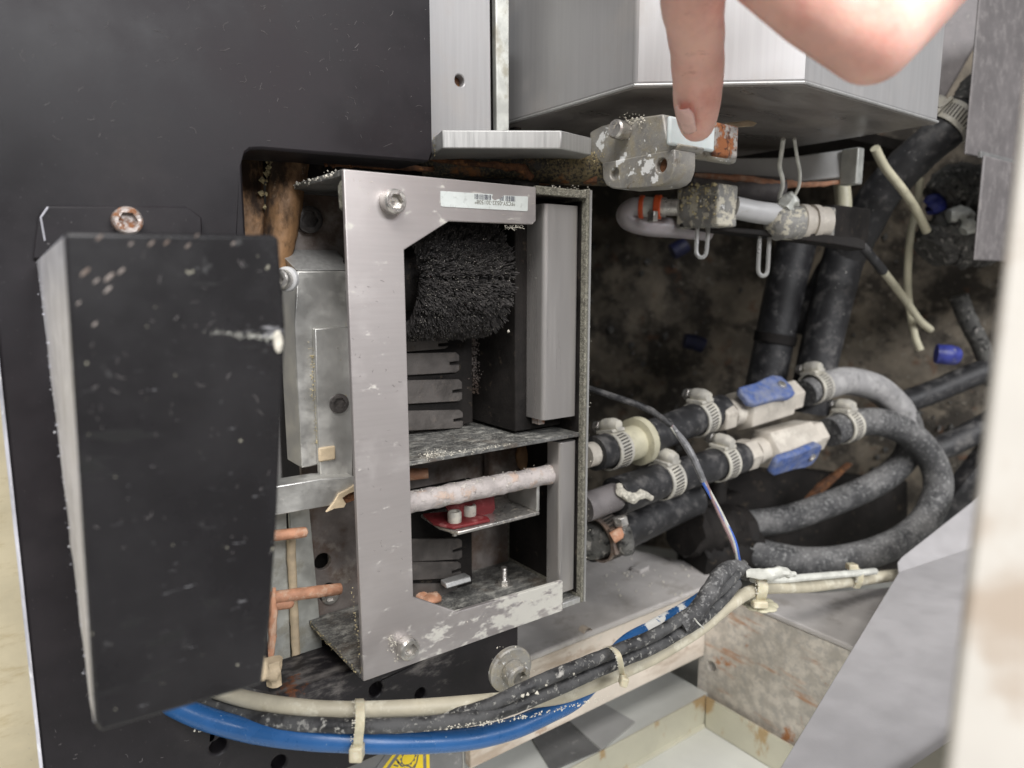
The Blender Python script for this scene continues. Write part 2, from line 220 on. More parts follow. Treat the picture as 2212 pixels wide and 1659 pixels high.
# ------------------------------------------------------------ mesh helpers
class MB:
    def __init__(s): s.v = []; s.f = []
    def add(s, vs, fs):
        k = len(s.v); s.v += [V(p) for p in vs]; s.f += [tuple(i+k for i in f) for f in fs]; return s
    def box(s, a, b):
        x0, y0, z0 = (min(a[i], b[i]) for i in range(3)); x1, y1, z1 = (max(a[i], b[i]) for i in range(3))
        return s.add([(x0, y0, z0), (x1, y0, z0), (x1, y1, z0), (x0, y1, z0), (x0, y0, z1), (x1, y0, z1), (x1, y1, z1), (x0, y1, z1)],
                     [(0, 3, 2, 1), (4, 5, 6, 7), (0, 1, 5, 4), (1, 2, 6, 5), (2, 3, 7, 6), (3, 0, 4, 7)])
    def obox(s, c, ex, ey, ez):
        c, ex, ey, ez = V(c), V(ex), V(ey), V(ez)
        vs = [c+ex*a+ey*b+ez*d for d in (-1, 1) for a, b in ((-1, -1), (1, -1), (1, 1), (-1, 1))]
        return s.add(vs, [(0, 3, 2, 1), (4, 5, 6, 7), (0, 1, 5, 4), (1, 2, 6, 5), (2, 3, 7, 6), (3, 0, 4, 7)])
    def plate(s, pts, vec, holes=()):
        pts = [V(p) for p in pts]; vec = V(vec)
        n = V((0, 0, 0))
        for i in range(len(pts)):
            a, b = pts[i], pts[(i+1) % len(pts)]; n += (a-pts[0]).cross(b-pts[0])
        n.normalize(); o = pts[0]; eu = (pts[1]-o).normalized(); ev = n.cross(eu)
        loops = [[V(((p-o).dot(eu)*1000, (p-o).dot(ev)*1000)) for p in pts]]; HC = []
        for c, r in holes:
            c = V(c); cu, cv = (c-o).dot(eu)*1000, (c-o).dot(ev)*1000
            HC.append((V((cu, cv)), r*990)); loops.append([V((cu+r*1000*math.cos(t*math.pi/9), cv+r*1000*math.sin(t*math.pi/9))) for t in range(18)])
        vs, es = [], []
        for l in loops:
            k = len(vs); vs += l; es += [(k+i, k+(i+1) % len(l)) for i in range(len(l))]
        res = delaunay_2d_cdt(vs, es, [], 2, 1e-5)
        rv, rf, ov = res[0], res[2], res[3]
        rf = [f for f in rf if not any((sum((rv[i] for i in f), V((0, 0)))/len(f)-c_).length < r_ for c_, r_ in HC)]
        mp = {}
        for i, l in enumerate(ov):
            for q in l: mp[q] = i
        P3 = [o+eu*(p.x/1000)+ev*(p.y/1000) for p in rv]; k = len(P3)
        fs = [tuple(f) for f in rf] + [tuple(i+k for i in reversed(f)) for f in rf]
        for a, b in es:
            a, b = mp[a], mp[b]; fs.append((a, b, b+k, a+k))
        return s.add(P3+[p+vec for p in P3], fs)
    def prism(s, pts, vec):
        n = len(pts); vec = V(vec)
        return s.add([V(p) for p in pts]+[V(p)+vec for p in pts],
                     [tuple(range(n)), tuple(range(2*n-1, n-1, -1))]+[(i, i+n, (i+1) % n+n, (i+1) % n) for i in range(n)])
    def rings(s, rs, cap=True, closed=False):
        n = len(rs[0]); vs = [p for r in rs for p in r]; fs = []
        m_ = len(rs)
        for j in range(m_ if closed else m_-1):
            for i in range(n):
                a, b = j*n, ((j+1) % m_)*n
                fs.append((a+i, a+(i+1) % n, b+(i+1) % n, b+i))
        if cap and not closed: fs += [tuple(range(n-1, -1, -1)), tuple((m_-1)*n+i for i in range(n))]
        return s.add(vs, fs)
    def tube(s, path, r, n=14, sub=8, flat=1., cap=True, jit=0):
        path = [V(p) for p in path]
        if len(path) > 2: pts = crom(path, sub)
        else: pts = [path[0].lerp(path[1], i/6) for i in range(7)]
        R_ = r if isinstance(r, (list, tuple)) else [r]*len(path)
        rs = []; nrm = None; N_ = len(pts)
        for i, p in enumerate(pts):
            t = (pts[min(i+1, N_-1)]-pts[max(i-1, 0)]).normalized()
            if nrm is None:
                nrm = t.cross(V((0, 0, 1)));
                if nrm.length < .05: nrm = t.cross(V((1, 0, 0)))
            nrm = (nrm-t*nrm.dot(t)).normalized(); bn = t.cross(nrm)
            q = i/(N_-1)*(len(R_)-1); a = int(min(q, len(R_)-2)) if len(R_) > 1 else 0
            rr = R_[a]+(R_[min(a+1, len(R_)-1)]-R_[a])*(q-a)
            ring = []
            for k in range(n):
                an = 2*math.pi*k/n; j = 1+jit*noise.noise((p+nrm*math.cos(an)*rr+bn*math.sin(an)*rr)*260) if jit else 1
                ring.append(p+nrm*math.cos(an)*rr*j+bn*math.sin(an)*rr*flat*j)
            rs.append(ring)
        return s.rings(rs, cap)
    def lathe(s, p, ax, prof, n=24, hexr=()):
        p = V(p); ax = V(ax).normalized()
        e = ax.cross(V((0, 0, 1)));
        if e.length < .1: e = ax.cross(V((1, 0, 0)))
        e.normalize(); g = ax.cross(e); rs = []
        for j, (t, r) in enumerate(prof):
            ring = []
            for k in range(n):
                an = 2*math.pi*k/n; rr = r
                if j in hexr: rr = r/math.cos((an % (math.pi/3))-math.pi/6)
                ring.append(p+ax*t+(e*math.cos(an)+g*math.sin(an))*max(rr, 1e-5))
            rs.append(ring)
        return s.rings(rs, True)
    def screw(s, p, ax, R_=.005, h=.006):
        k = R_
        return s.lathe(p, ax, [(0, k*.96), (.1*h, k), (.86*h, k), (h, k*.87), (h, k*.56), (h*.5, k*.54), (h*.5, .1*k)], 30, (4, 5))
    def sphere(s, c, r, u=12, w=8, sc=(1, 1, 1)):
        c = V(c); rs = []
        for j in range(1, w):
            ph = math.pi*j/w
            rs.append([c+V((r*sc[0]*math.sin(ph)*math.cos(2*math.pi*k/u), r*sc[1]*math.sin(ph)*math.sin(2*math.pi*k/u), -r*sc[2]*math.cos(ph))) for k in range(u)])
        return s.rings(rs, True)
    def crumb(s, c, r):
        c = V(c); o = [V(q)*r*random.uniform(.5, 1.1) for q in ((1, 0, 0), (-1, 0, 0), (0, 1, 0), (0, -1, 0), (0, 0, 1), (0, 0, -1))]
        q = random.random()*6; cs, sn = math.cos(q), math.sin(q)
        o = [V((w.x*cs-w.z*sn, w.y, w.x*sn+w.z*cs)) for w in o]
        return s.add([c+w for w in o], [(0, 2, 4), (2, 1, 4), (1, 3, 4), (3, 0, 4), (2, 0, 5), (1, 2, 5), (3, 1, 5), (0, 3, 5)])
    def crumbs(s, a, b, n, spread, r0, r1):
        a, b = V(a), V(b)
        for i in range(n):
            p = a.lerp(b, random.random())+V((random.gauss(0, spread), random.gauss(0, spread), random.gauss(0, spread)))
            s.crumb(p, r0+(r1-r0)*random.random()**2.5)
        return s
    def build(s, name, mat, parent=None, bevel=0, seg=2, ang=35, label=None, kind=None):
        me = bpy.data.meshes.new(name)
        if parent: off = ROOT.get(parent.name, V((0, 0, 0)))
        else: off = V(((min(p.x for p in s.v)+max(p.x for p in s.v))/2, (min(p.y for p in s.v)+max(p.y for p in s.v))/2, min(p.z for p in s.v)))
        me.from_pydata([tuple(p-off) for p in s.v], [], s.f)
        bm = bmesh.new(); bm.from_mesh(me); bmesh.ops.recalc_face_normals(bm, faces=bm.faces); bm.to_mesh(me); bm.free()
        me.shade_smooth(); me.set_sharp_from_angle(angle=RAD(ang))
        me.materials.append(mt[mat] if isinstance(mat, str) else mat)
        o = bpy.data.objects.new(name, me); COL.objects.link(o)
        ROOT[o.name] = off
        if parent: o.parent = parent
        else: o.location = off
        if bevel:
            b = o.modifiers.new('bevel', 'BEVEL'); b.width = bevel; b.segments = seg; b.limit_method = 'ANGLE'; b.angle_limit = RAD(40); b.harden_normals = False
        if label: o['label'] = label
        if kind: o['kind'] = kind
        return o
ROOT = {}
def crom(p, sub):
    q = [p[0]*2-p[1]]+p+[p[-1]*2-p[-2]]; out = []
    for i in range(1, len(q)-2):
        a, b, c, d = q[i-1:i+3]
        for k in range(sub):
            t = k/sub
            out.append(.5*((2*b)+(c-a)*t+(2*a-5*b+4*c-d)*t*t+(3*b-a-3*c+d)*t**3))
    out.append(p[-1]); return out
def thing(name, label, cat, loc, group=None):
    o = bpy.data.objects.new(name, None); COL.objects.link(o); o.empty_display_size = .01
    o.location = loc; o['label'] = label; o['category'] = cat
    if group: o['group'] = group
    ROOT[o.name] = V(loc); return o
def tag(o, label, cat, group=None):
    o['label'] = label; o['category'] = cat
    if group: o['group'] = group
    return o
def axbox(mb, px, pyt, pyb, d, pxl, pxr):
    ym = (pyt+pyb)/2; c = D(px, ym, d)
    y1 = PX(pxl, ym, c.x).y; x1 = PY(pxr, ym, c.y).x
    return mb.box((c.x, c.y, D(px, pyt, d).z), (x1, y1, D(px, pyb, d).z))
def copy_tree(o, parent=None):
    c = o.copy(); COL.objects.link(c)
    if parent: c.parent = parent
    for ch in list(o.children): copy_tree(ch, c)
    return c
def pose(o, loc, xdir, up=(0, 0, 1), sc=1.):
    x = V(xdir).normalized(); z = V(up); z = (z-x*z.dot(x)).normalized(); y = z.cross(x)
    mm = Matrix.Identity(4)
    for i in range(3): mm[i][0], mm[i][1], mm[i][2], mm[i][3] = x[i]*sc, y[i]*sc, z[i]*sc, loc[i]
    o.matrix_world = mm
YF, YP = .27, .30
# ============================================================ setting
def struct(o): o['kind'] = 'structure'; return o
struct(MB().box((-.6, -.1, -.345), (1.6, 1.2, -.336)).build('floor', 'floorgrey'))
nb = V((-math.sin(HD+RAD(22)), -math.cos(HD+RAD(22)), 0))
pw = D(2100, 830, .74)
w0, w1 = PL(1000, 830, pw, nb), PL(2330, 830, pw, nb)
struct(MB().prism([V((w0.x, w0.y, -.34)), V((w1.x, w1.y, -.34)), V((w1.x, w1.y, .5)), V((w0.x, w0.y, .5))], -nb*.01).build('back_wall', 'wall'))
mb = MB()
for i in range(900):
    q = random.random(); p = w0.lerp(w1, q); p = V((p.x, p.y, random.uniform(-.25, .16)))+nb*.002
    if noise.noise(p*14) < -.05: continue
    mb.crumb(p, .0012+.006*random.random()**4)
o = mb.build('wall_grime', 'lump', kind='stuff'); o['label'] = 'crusted grime lumps stuck on the chamber wall'
struct(MB().box((.257, .345, -.34), (.262, .80, .30)).build('light_blocker_wall', 'dark'))  # unseen wall added to keep light off the chamber's left side
struct(MB().box((.26, .347, .125), (1.7, 1.5, .135)).build('ceiling_blocker', 'dark'))  # unseen plate added above the chamber to block lamp light
# shelf with its two front faces
zs = -.223
sh = MB().plate([V((.20, .31, zs)), V((.4095, .31, zs)), V((.4095, .05, zs)), V((.60, .05, zs)), PZ(1990, 1262, zs), PZ(1920, 1268, zs), PZ(1760, 1280, zs), PZ(1590, 1272, zs), PZ(1560, 1250, zs), PZ(1482, 1212, zs), PZ(1290, 1172, zs), V((.27, .44, zs)), V((.20, .44, zs))], (0, 0, -.004))
struct(sh.build('shelf', 'beamtop', bevel=.001))

t = thing('support_beam', 'cream painted beam with two drilled holes running under the cables', 'beam', (.32, .31, -.30))
h1, h2 = PY(1272, 1370, .31), PY(1537, 1440, .31)
MB().plate([V((.2, .3105, -.2272)), V((.4095, .3105, -.2272)), V((.4095, .3105, -.279)), V((.2, .3105, -.279))], (0, .006, 0), [(h1, .0036)]).build('front_face', 'beam', t, .0008)
t2 = thing('side_beam', 'rust mottled steel side wall above the cream tray', 'beam', (.410, .2, -.336))
h3 = PX(1537, 1440, .410)
MB().plate([V((.410, .3165, -.2272)), V((.410, -.05, -.2272)), V((.410, -.05, -.336)), V((.410, .3165, -.336))], (.006, 0, 0), [(h3, .0038)]).build('wall_face', 'mottled', t2, .0008)
# lower ledge with patches
a = MB().box((.2, .3063, -.316), (.4098, .45, -.3078)).build('lower_ledge', 'traywhite'); struct(a)
def patch(px, z): return [PZ(x, y, z) for x, y in px]
o = MB().prism(patch([(1228, 1560), (1300, 1520), (1372, 1562), (1300, 1622)], -.3076), (0, 0, .0012)).build('pale_patch', 'lightgrey', bevel=.0003); tag(o, 'light grey square patch lying behind the tray rim', 'plate')  # flat light grey patch on the ledge
o = MB().prism(patch([(1145, 1592), (1222, 1556), (1296, 1622), (1190, 1668)], -.3076), (0, 0, .001)).build('dark_patch', 'midgrey', bevel=.0003); tag(o, 'dark grey square patch below the blue cable', 'mat')  # flat dark grey patch next to the pale one
# tray
t = thing('drip_tray', 'cream tray with yellowed rusty rim and white floor at the bottom', 'tray', (.3, .2, -.334))
zr, zf = -.307, -.332
MB().plate([V((0.10, .306, zr)), V((.406, .306, zr)), V((.406, .306, zf)), V((.10, .306, zf))], (0, -.0016, 0)).build('rear_side', 'tray', t, .0005)
MB().plate([V((.406, .3035, zr)), V((.406, -.05, zr)), V((.406, -.05, zf)), V((.406, .3035, zf))], (-.0016, 0, 0)).build('right_side', 'tray', t, .0005)
MB().box((.10, -.05, zf-.002), (.404, .304, zf+.0005)).build('tray_floor', 'traywhite', t)
MB().tube([V((.12, .3045, zf+.001)), V((.4035, .3045, zf+.001))], .0022, 8).build('weld_seam', 'tray', t)

# ============================================================ black machine panel
t = thing('machine_panel', 'large black panel with a deep cutout around the metal housing', 'panel', (.09, .30, -.235))
zt, zl = .0524, -.1867
poly = [(.0015, -.237), (.0015, .8), (.175, .8), (.175, .0585), (.1738, .0558), (.171, .0548), (.0955, .0527), (.0905, .0520), (.0880, .0500), (.0870, .0468), (.087, zl), (.2265, zl), (.2265, -.237)]  # top extended out of view to block lamp light from the chamber
poly3 = [V((x, YP, z)) for x, z in poly]
hl = [(PY(813, 1489, YP), .0036), (PY(909, 1499, YP), .0031), (PY(472, 1612, YP), .0036), (PY(603, 1648, YP), .0034)]
MB().plate(poly3, (0, .031, 0), hl).build('panel_body', 'panel', t, .0012)
for c, r in hl: MB().lathe(c+V((0, .010, 0)), (0, 1, 0), [(0, r*.98), (.002, r*.98)], 14).build('hole_bottom', 'dscrew', t)
MB().box((.0003, YP-.0004, -.2365), (.0014, YP+.012, .05)).build('worn_edge', 'wornedge', t)
# mounting tab of the guard lies on the panel
tb = [PY(x, y, YP-.0022) for x, y in [(72, 560), (84, 462), (104, 444), (404, 446), (436, 470), (440, 560)]]
g = thing('guard_plate', 'black bent guard plate with scratched silver left side', 'guard', PY(215, 1580, .195))
MB().plate(tb, (0, .0018, 0)).build('mounting_flange', 'panel', g, .0006)
mb = MB().tube([PY(88, 470, YP-.0024), PY(104, 447, YP-.0024)], .0003, 6)
mb.tube([PY(88, 470, YP-.0024), PY(97, 520, YP-.0024)], .0003, 6); mb.build('worn_rim', 'wornedge', g)
YG = .195
gp = [PY(x, y, YG) for x, y in [(138, 508), (150, 501), (590, 507), (603, 513), (606, 560), (617, 700), (612, 830), (600, 1100), (583, 1350), (566, 1478), (548, 1484), (216, 1582), (205, 1560)]]
MB().plate(gp, (0, .002, 0)).build('front_sheet', 'guard', g, .0009, 3)
XG = PY(150, 501, YG).x
# left wing: runs back from the front sheet to the panel
A0, A1 = PY(137, 509, YG+.0022), PY(203, 1562, YG+.0022)
B0 = A0+V((-.0008, .098, -.0035)); B1 = PY(195, 1522, .232)
wing = MB(); rows = []
for i in range(25):
    q = i/24; a_, b_ = A0.lerp(A1, q), B0.lerp(B1, q)
    b_ += V((noise.noise((0, 0, q*22))*.0004, 0, 0))
    rows.append([a_, a_+V((.002, 0, 0)), b_+V((.002, 0, 0)), b_])
wing.rings(rows); wing.build('left_wing', 'wornedge', g, .0004)
fl = MB()
for i in range(120):
    q = random.random(); p = B0.lerp(B1, q); fl.crumb(p+V((random.gauss(-.0001, .0002), random.gauss(-.006, .006), 0)), random.uniform(.0001, .0005))
fl.build('paint_chips', 'wornedge', g, kind='stuff')
# dried lump at the guard's edge
MB().sphere(PY(601, 738, YG-.0004), .0022, 10, 7, (.6, .35, 1.5)).build('plaster_blob', 'flour', g)
mb = MB()
for i in range(150):
    q = random.random()**.7; mb.crumb(PY(440+q*160, 716+q*16+random.gauss(0, 3), YG-.0001), random.uniform(.00012, .0004)*(.5+q*.6))
mb.build('plaster_smear', 'wire', g, kind='stuff')
mb = MB()
for x, y, r in ((184, 588, 1.5), (208, 607, 1), (236, 599, 1.6), (262, 586, 1.2), (233, 626, 1.3), (215, 513, 1.1), (283, 527, .8), (327, 526, 1.1), (360, 524, 1), (406, 531, 1), (425, 509, .7), (504, 526, .8), (205, 700, .8), (170, 655, .7)):
    an = .6; n_ = len(mb.v); mb.sphere(PY(x, y, YG-.0001), .0006*r, 8, 6, (1.2, .25, .7))
    for v in mb.v[n_:]: v.z += (v.x-PY(x, y, YG).x)*.8
mb.build('batter_spots', 'back', g, kind='stuff')
sc = MB().screw(PY(272, 478, YP-.0022), (0, -1, 0), .0050, .0055); sc.build('screw', 'rscrew', g)

# ============================================================ sheet metal housing
XL, XR = .117, .2492
ZT, ZB = .0437, -.1745
t = H = thing('brush_housing', 'grey sheet metal housing with a C shaped front plate and barcode label', 'housing', (XL, YF, ZB))
fp = [PY(x, y, YF) for x, y in [(742, 365), (1158, 404), (1158, 477), (1150, 485), (970, 478), (873, 540), (893, 1290), (987, 1322), (1216, 1255), (1216, 1319), (785, 1472)]]
MB().plate(fp, (0, .0025, 0)).build('front_plate', 'frame', t, .0004)
MB().box((XL+.0008, YF+.0028, ZT-.0025), (XR-.0026, .336, ZT)).build('top_wall', 'inner', t, .0003)
MB().box((PY(1159, 410, YF).x, YF+.0002, ZT-.003), (XR-.0027, YF+.0026, ZT+.0008)).build('top_lip', 'crust', t, .0003)
MB().box((XL+.0008, YF+.0028, ZB), (XR-.0026, .336, ZB+.0022)).build('bottom_wall', 'inner', t, .0003)
MB().box((PY(1217, 1290, YF).x, YF+.0002, ZB-.0002), (XR-.0027, YF+.0026, ZB+.0028)).build('bottom_lip', 'cut', t, .0003)
MB().box((XR-.0024, YF, ZB-.0004), (XR, .338, ZT+.0016)).build('right_wall', 'crust', t, .0004)
MB().box((XR-.0010, YF-.0008, ZB), (XR+.0002, YF-.0002, ZT+.001)).build('bright_edge', 'cut', t)
MB().box((XL+.024, YF+.0028, -.0822), (XR-.0026, .336, -.0802)).build('divider_shelf', 'inner', t, .0003)
MB().plate([PY(744, 386, YF+.003), PY(738, 400, YF+.003), PY(741, 448, YF+.003), PY(748, 456, YF+.003)], (0, .004, 0)).build('corner_tab', 'crust', t, .0004)
bh = [(PY(697, 1213, .337), .0045), (PY(709, 1280, .337), .0052)]
MB().plate([V((XL-.001, .337, ZT-.003)), V((XR-.003, .337, ZT-.003)), V((XR-.003, .337, ZB+.001)), V((XL+.003, .337, ZB+.001))], (0, .003, 0), bh).build('back_plate', 'back', t, .0003)
MB().screw(PY(710, 1284, .3385), (0, -1, 0), .0046, .003).build('screw', 'screw', t)
MB().screw(PY(664, 475, .3365), (0, -1, 0), .0064, .004).build('screw', 'dscrew', t)
# right covers
def cover(x0, x1, z0, z1, y0, y1, name, r):
    n = 5; q = []
    for k in range(n+1):
        an = math.pi/2*k/n; q.append((x0+r-r*math.cos(an)*1, y0+r-r*math.sin(an)))
    pr = [(x0, y1)]+q+[(x1-r+r*math.sin(math.pi/2*k/n), y0+r-r*math.cos(math.pi/2*k/n)) for k in range(n+1)]+[(x1, y1)]
    return MB().prism([V((x, y, z0)) for x, y in pr], (0, 0, z1-z0)).build(name, 'cover', H, .0002)
cover(.2228, .2460, -.0712, .0372, .2745, .2885, 'upper_cover', .0026)
cover(.2345, .2460, -.168, -.0845, .2742, .285, 'lower_cover', .0022)
MB().box((.2474, .2738, ZB+.004), (.2464+.0002, .336, ZT-.004)).build('gap_shade_strip', 'dark', t)  # dark strip that paints the shade in the gap beside the covers
MB().box((.2245, .280, -.0745), (.2285, .286, -.0712)).build('cover_tab', 'rscrew', t, .0004)
MB().box((.2155, .2885, -.0785), (.2465, .3365, .0405)).build('cover_bracket', 'dark', t, .0006)
for px, py in ((842, 437), (874, 1394)):
    MB().screw(PY(px, py, YF), (.03, -1, 0), .0050, .0058).build('screw', 'screw', t)
mb = MB()
for c in (PY(850, 1394, YF), PY(860, 1415, YF), PY(845, 1380, YF)): mb.crumbs(c, c, 60, .0012, .0002, .0007)
mb.crumbs(PY(1170, 406, YF+.002), PY(1272, 410, YF+.002), 60, .0007, .0002, .0007)
mb.crumbs(PY(1265, 420, YF+.006), PY(1263, 1295, YF+.006), 420, .0014, .00015, .0006)
mb.crumbs(V((XL+.001, .275, ZT-.001)), V((XL+.001, .333, ZT-.001)), 140, .0008, .0002, .0009)
mb.crumbs(V((.152, YF+.003, -.080)), V((.20, YF+.003, -.080)), 160, .0006, .0002, .0006)
mb.crumbs(V((.152, YF+.005, -.0798)), V((.165, YF+.006, -.0798)), 90, .0012, .0002, .0008)
mb.crumbs(PY(1000, 1345, YF), PY(1200, 1285, YF), 90, .0022, .00015, .0005)
mb.build('crumbs', 'flour', t, kind='stuff')
mb = MB(); mb.crumbs(V((XL+.001, .275, ZB+.0014)), V((XL+.001, .332, ZB+.0014)), 200, .0006, .0002, .0006); mb.crumbs(PY(757, 1250, YF+.001), PY(783, 1465, YF+.001), 60, .0004, .0002, .0005); mb.build('crumb_line', 'ycrumb', t, kind='stuff')
# hair-like lint below the top arm
mb = MB()
for i in range(16):
    p = PY(random.uniform(1085, 1135), 486, YF+.001)
    mb.tube([p, p+V((random.gauss(0, .001), random.gauss(0, .0005), -.001)), p+V((random.gauss(0, .002), random.gauss(0, .001), -.002*random.random()-.0008))], .00009, 4, 3)
mb.build('lint', 'flour', t, kind='stuff')
# label
def LC(x, y): return PY((1650+x/4.424)*.553, (700+y/4.424)*.553, YF-.00025)
lab = [(325, 203), (1195, 258), (1215, 262), (1212, 285), (1196, 310), (1215, 345), (1258, 372), (1300, 348), (1360, 330), (1412, 281), (1815, 298), (1827, 312), (1820, 540), (1805, 553), (345, 473), (322, 455), (313, 330), (314, 215)]
lb = MB().plate([LC(x, y) for x, y in lab], (0, .0002, 0)).build('barcode_label', 'label', t)
mb = MB(); x = 900
def bar(x, w):
    yo = 255+(x-900)*.061; h = 88
    mb.prism([LC(x, yo)-V((0, .0001, 0)), LC(x+w, yo)-V((0, .0001, 0)), LC(x+w, yo+h)-V((0, .0001, 0)), LC(x, yo+h)-V((0, .0001, 0))], (0, .0001, 0))
while x < 1605:
    w = random.choice((4, 4, 6, 11)); 
    if x+w < 1190 or x > 1425: bar(x, w)
    x += w+random.choice((6, 8, 12))
for x in (1335, 1350, 1368, 1380, 1398):
    yo = 255+(x-900)*.061; y1 = yo+88; y0 = max(yo, 350-(x-1310)*.68)
    mb.prism([LC(x, y0)-V((0, .0001, 0)), LC(x+7, y0)-V((0, .0001, 0)), LC(x+7, y1)-V((0, .0001, 0)), LC(x, y1)-V((0, .0001, 0))], (0, .0001, 0))
mb.build('barcode_print', 'print', lb)
def text(body, size, loc, ex, ey, mat, parent, name):
    cu = bpy.data.curves.new(name, 'FONT'); cu.body = body; cu.size = size; cu.align_x = 'CENTER'
    to = bpy.data.objects.new(name, cu); COL.objects.link(to)
    me = bpy.data.meshes.new_from_object(to.evaluated_get(bpy.context.evaluated_depsgraph_get()))
    bpy.data.objects.remove(to)
    ex, ey = V(ex).normalized(), V(ey).normalized(); off = ROOT.get(parent.name, V((0, 0, 0)))
    for v in me.vertices: c = v.co.copy(); v.co = V(loc)+ex*c.x+ey*c.y-off
    me.materials.clear(); me.materials.append(mt[mat])
    o = bpy.data.objects.new(name, me); COL.objects.link(o); o.parent = parent; return o
text('*FCSY-0532-201508*', .0026, LC(1258, 376)-V((0, .0001, 0)), LC(1090, 372)-LC(1430, 390), (0, 0, -1), 'greyprint', lb, 'label_text')

# ============================================================ roller brush
c0, c1 = PY(890, 606, .318), PY(1128, 606, .318)
ax = V((1, 0, 0)); R0, R1 = .0165, .0305
t = thing('roller_brush', 'black cylindrical bristle brush inside the upper housing window', 'brush', (c0.x, .312, c0.z-R1))
cy, cz = .309, c0.z+.0012
x0 = .1585; LN = .0485
MB().lathe((x0-.02, cy, cz), ax, [(0, R0), (.066, R0)], 24).build('core', 'dark', t)
mb = MB()
for i in range(26000):
    u = random.random(); an = random.uniform(0, 2*math.pi)
    if math.cos(an+.2) > .93 and False: continue
    x = x0+u*LN
    ph = (an/(2*math.pi)*10+.06*noise.noise(V((x*90, 0, 0)))) % 1
    ln = R1+random.gauss(0, .0006)-.0034*max(0, (abs(ph-.5)*2-.82)/.18)
    flare = (max(0, u-.88)/.12)*.003*random.random() - (max(0, .12-u)/.12)*.003*random.random()
    ln -= .0018*max(0, (.10-u)/.10)
    if .84 < u < .88: ln -= .0022
    sp_ = V((x*1.0, math.cos(an)*R1, math.sin(an)*R1))
    jx, ja = random.gauss(0, .0005)+noise.noise(sp_*420)*.0010, random.gauss(0, .015)+noise.noise(sp_*420+V((7, 3, 1)))*.04
    ln += noise.noise(sp_*200)*.0012
    d0 = V((0, math.cos(an), math.sin(an))); d1 = V((0, math.cos(an+ja), math.sin(an+ja)))
    p0 = V((x, cy, cz))+d0*(R1-.0075); p1 = V((x+jx+flare, cy, cz))+d1*ln
    w = .00019; s1 = ax*w; s2 = d0.cross(ax)*w
    mb.add([p0-s1-s2, p0+s1-s2, p0+s2, p1-s1*.8-s2*.8, p1+s1*.8-s2*.8, p1+s2*.8], [(0, 1, 4, 3), (1, 2, 5, 4), (2, 0, 3, 5), (3, 4, 5)])
mb.build('bristles', 'bristle', t, kind='stuff')
MB().lathe((x0+.007, cy, cz), ax, [(0, R1-.009), (.003, R1-.0052), (LN-.012, R1-.0052), (LN-.002, R1-.012)], 24).build('bristle_base', 'rubber', t)
MB().lathe((x0+.0012, cy, cz), ax, [(0, .004), (.0008, .0125), (.0022, .0142), (.0062, .0142), (.0075, .013), (.0075, .009)], 32).build('end_hub', 'rubber', t)
mb = MB()
for (px, py) in ((1098, 716), (1082, 655), (935, 646), (940, 655)): mb.crumb(PY(px, py, .289), .0011)
mb.crumbs((x0, cy-.029, cz), (x0+LN, cy-.029, cz+.004), 60, .009, .00015, .00035)
for i in range(700):
    an = random.uniform(2.0, 4.6); mb.crumb(V((x0+random.random()*LN, cy+math.cos(an)*R1, cz+math.sin(an)*R1)), random.uniform(.00008, .00022))
mb.build('crumbs', 'flour', t, kind='stuff')

# comb strips: each finger plate
def finger(parent, px, py, w, h, yy):
    a, b, c_, d = PY(px, py, yy), PY(px+w, py-1, yy), PY(px+w, py+h-8, yy), PY(px, py+h, yy)
    nx = b.x; n0 = (b.z+c_.z)/2; g_ = .0009; L_ = .006
    pts = [a, V((nx-.002, yy, b.z+.0006)), V((nx, yy, b.z-.001)), V((nx, yy, n0+g_)), V((nx-L_, yy, n0+g_*.7)), V((nx-L_, yy, n0-g_)), V((nx, yy, n0-g_)), V((nx, yy, c_.z+.001)), V((nx-.002, yy, c_.z)), d]
    MB().plate(pts, (0, .0015, 0)).build('comb_finger', 'comb', parent, .0003)
t = thing('upper_comb', 'row of grey slotted fingers below the brush in the upper window', 'comb', PY(930, 950, .326))
for (px, py, w, h) in ((860, 735, 108, 26), (860, 764, 132, 48), (860, 822, 138, 52), (860, 888, 140, 44)): finger(t, px, py, w, h, .318)
MB().box((PY(862, 800, .325).x, .3205, -.078), (PY(1010, 800, .325).x, .3235, -.012)).build('backing_strip', 'dark', t)
mb = MB(); 
for i in range(900):
    p = PY(1022+random.gauss(0, 9), random.uniform(730, 850), .324); mb.crumb(p+V((0, random.gauss(0, .002), 0)), random.uniform(.0002, .0006))
mb.build('brush_strip', 'back', t, kind='stuff')
t = thing('lower_comb', 'row of dark slotted fingers in the shaded lower compartment', 'comb', PY(930, 1240, .326))
for (px, py, w, h) in ((868, 1165, 130, 50), (868, 1215, 128, 40), (868, 1262, 120, 40)): finger(t, px, py, w, h, .318)
MB().box((PY(862, 1200, .325).x, .3205, -.172), (PY(1010, 1200, .325).x, .3235, -.11)).build('backing_strip', 'dark', t)

# lower compartment
p0, p1 = PY(860, 1090, .283), PY(1205, 1021, .283)
t = thing('spray_pipe', 'crusty pale pipe crossing the lower window of the housing', 'pipe', p0)
MB().tube([p0, p0.lerp(p1, .3), p0.lerp(p1, .6), p1], .0052, 20, 10, jit=.16).build('pipe_body', 'scale', t)
mb = MB(); mb.crumbs(p1-V((.003, 0, 0)), p1+V((0, 0, -.003)), 130, .0018, .0003, .0011); mb.crumbs(p0+V((0, -.002, .0045)), p1+V((0, -.001, .0045)), 160, .0009, .0002, .0006); mb.build('crumbs', 'flour', t, kind='stuff')
MB().lathe(p1-V((.001, 0, 0)), (1, 0, 0), [(0, .007), (.006, .0078)], 18).build('collar', 'scale', t)

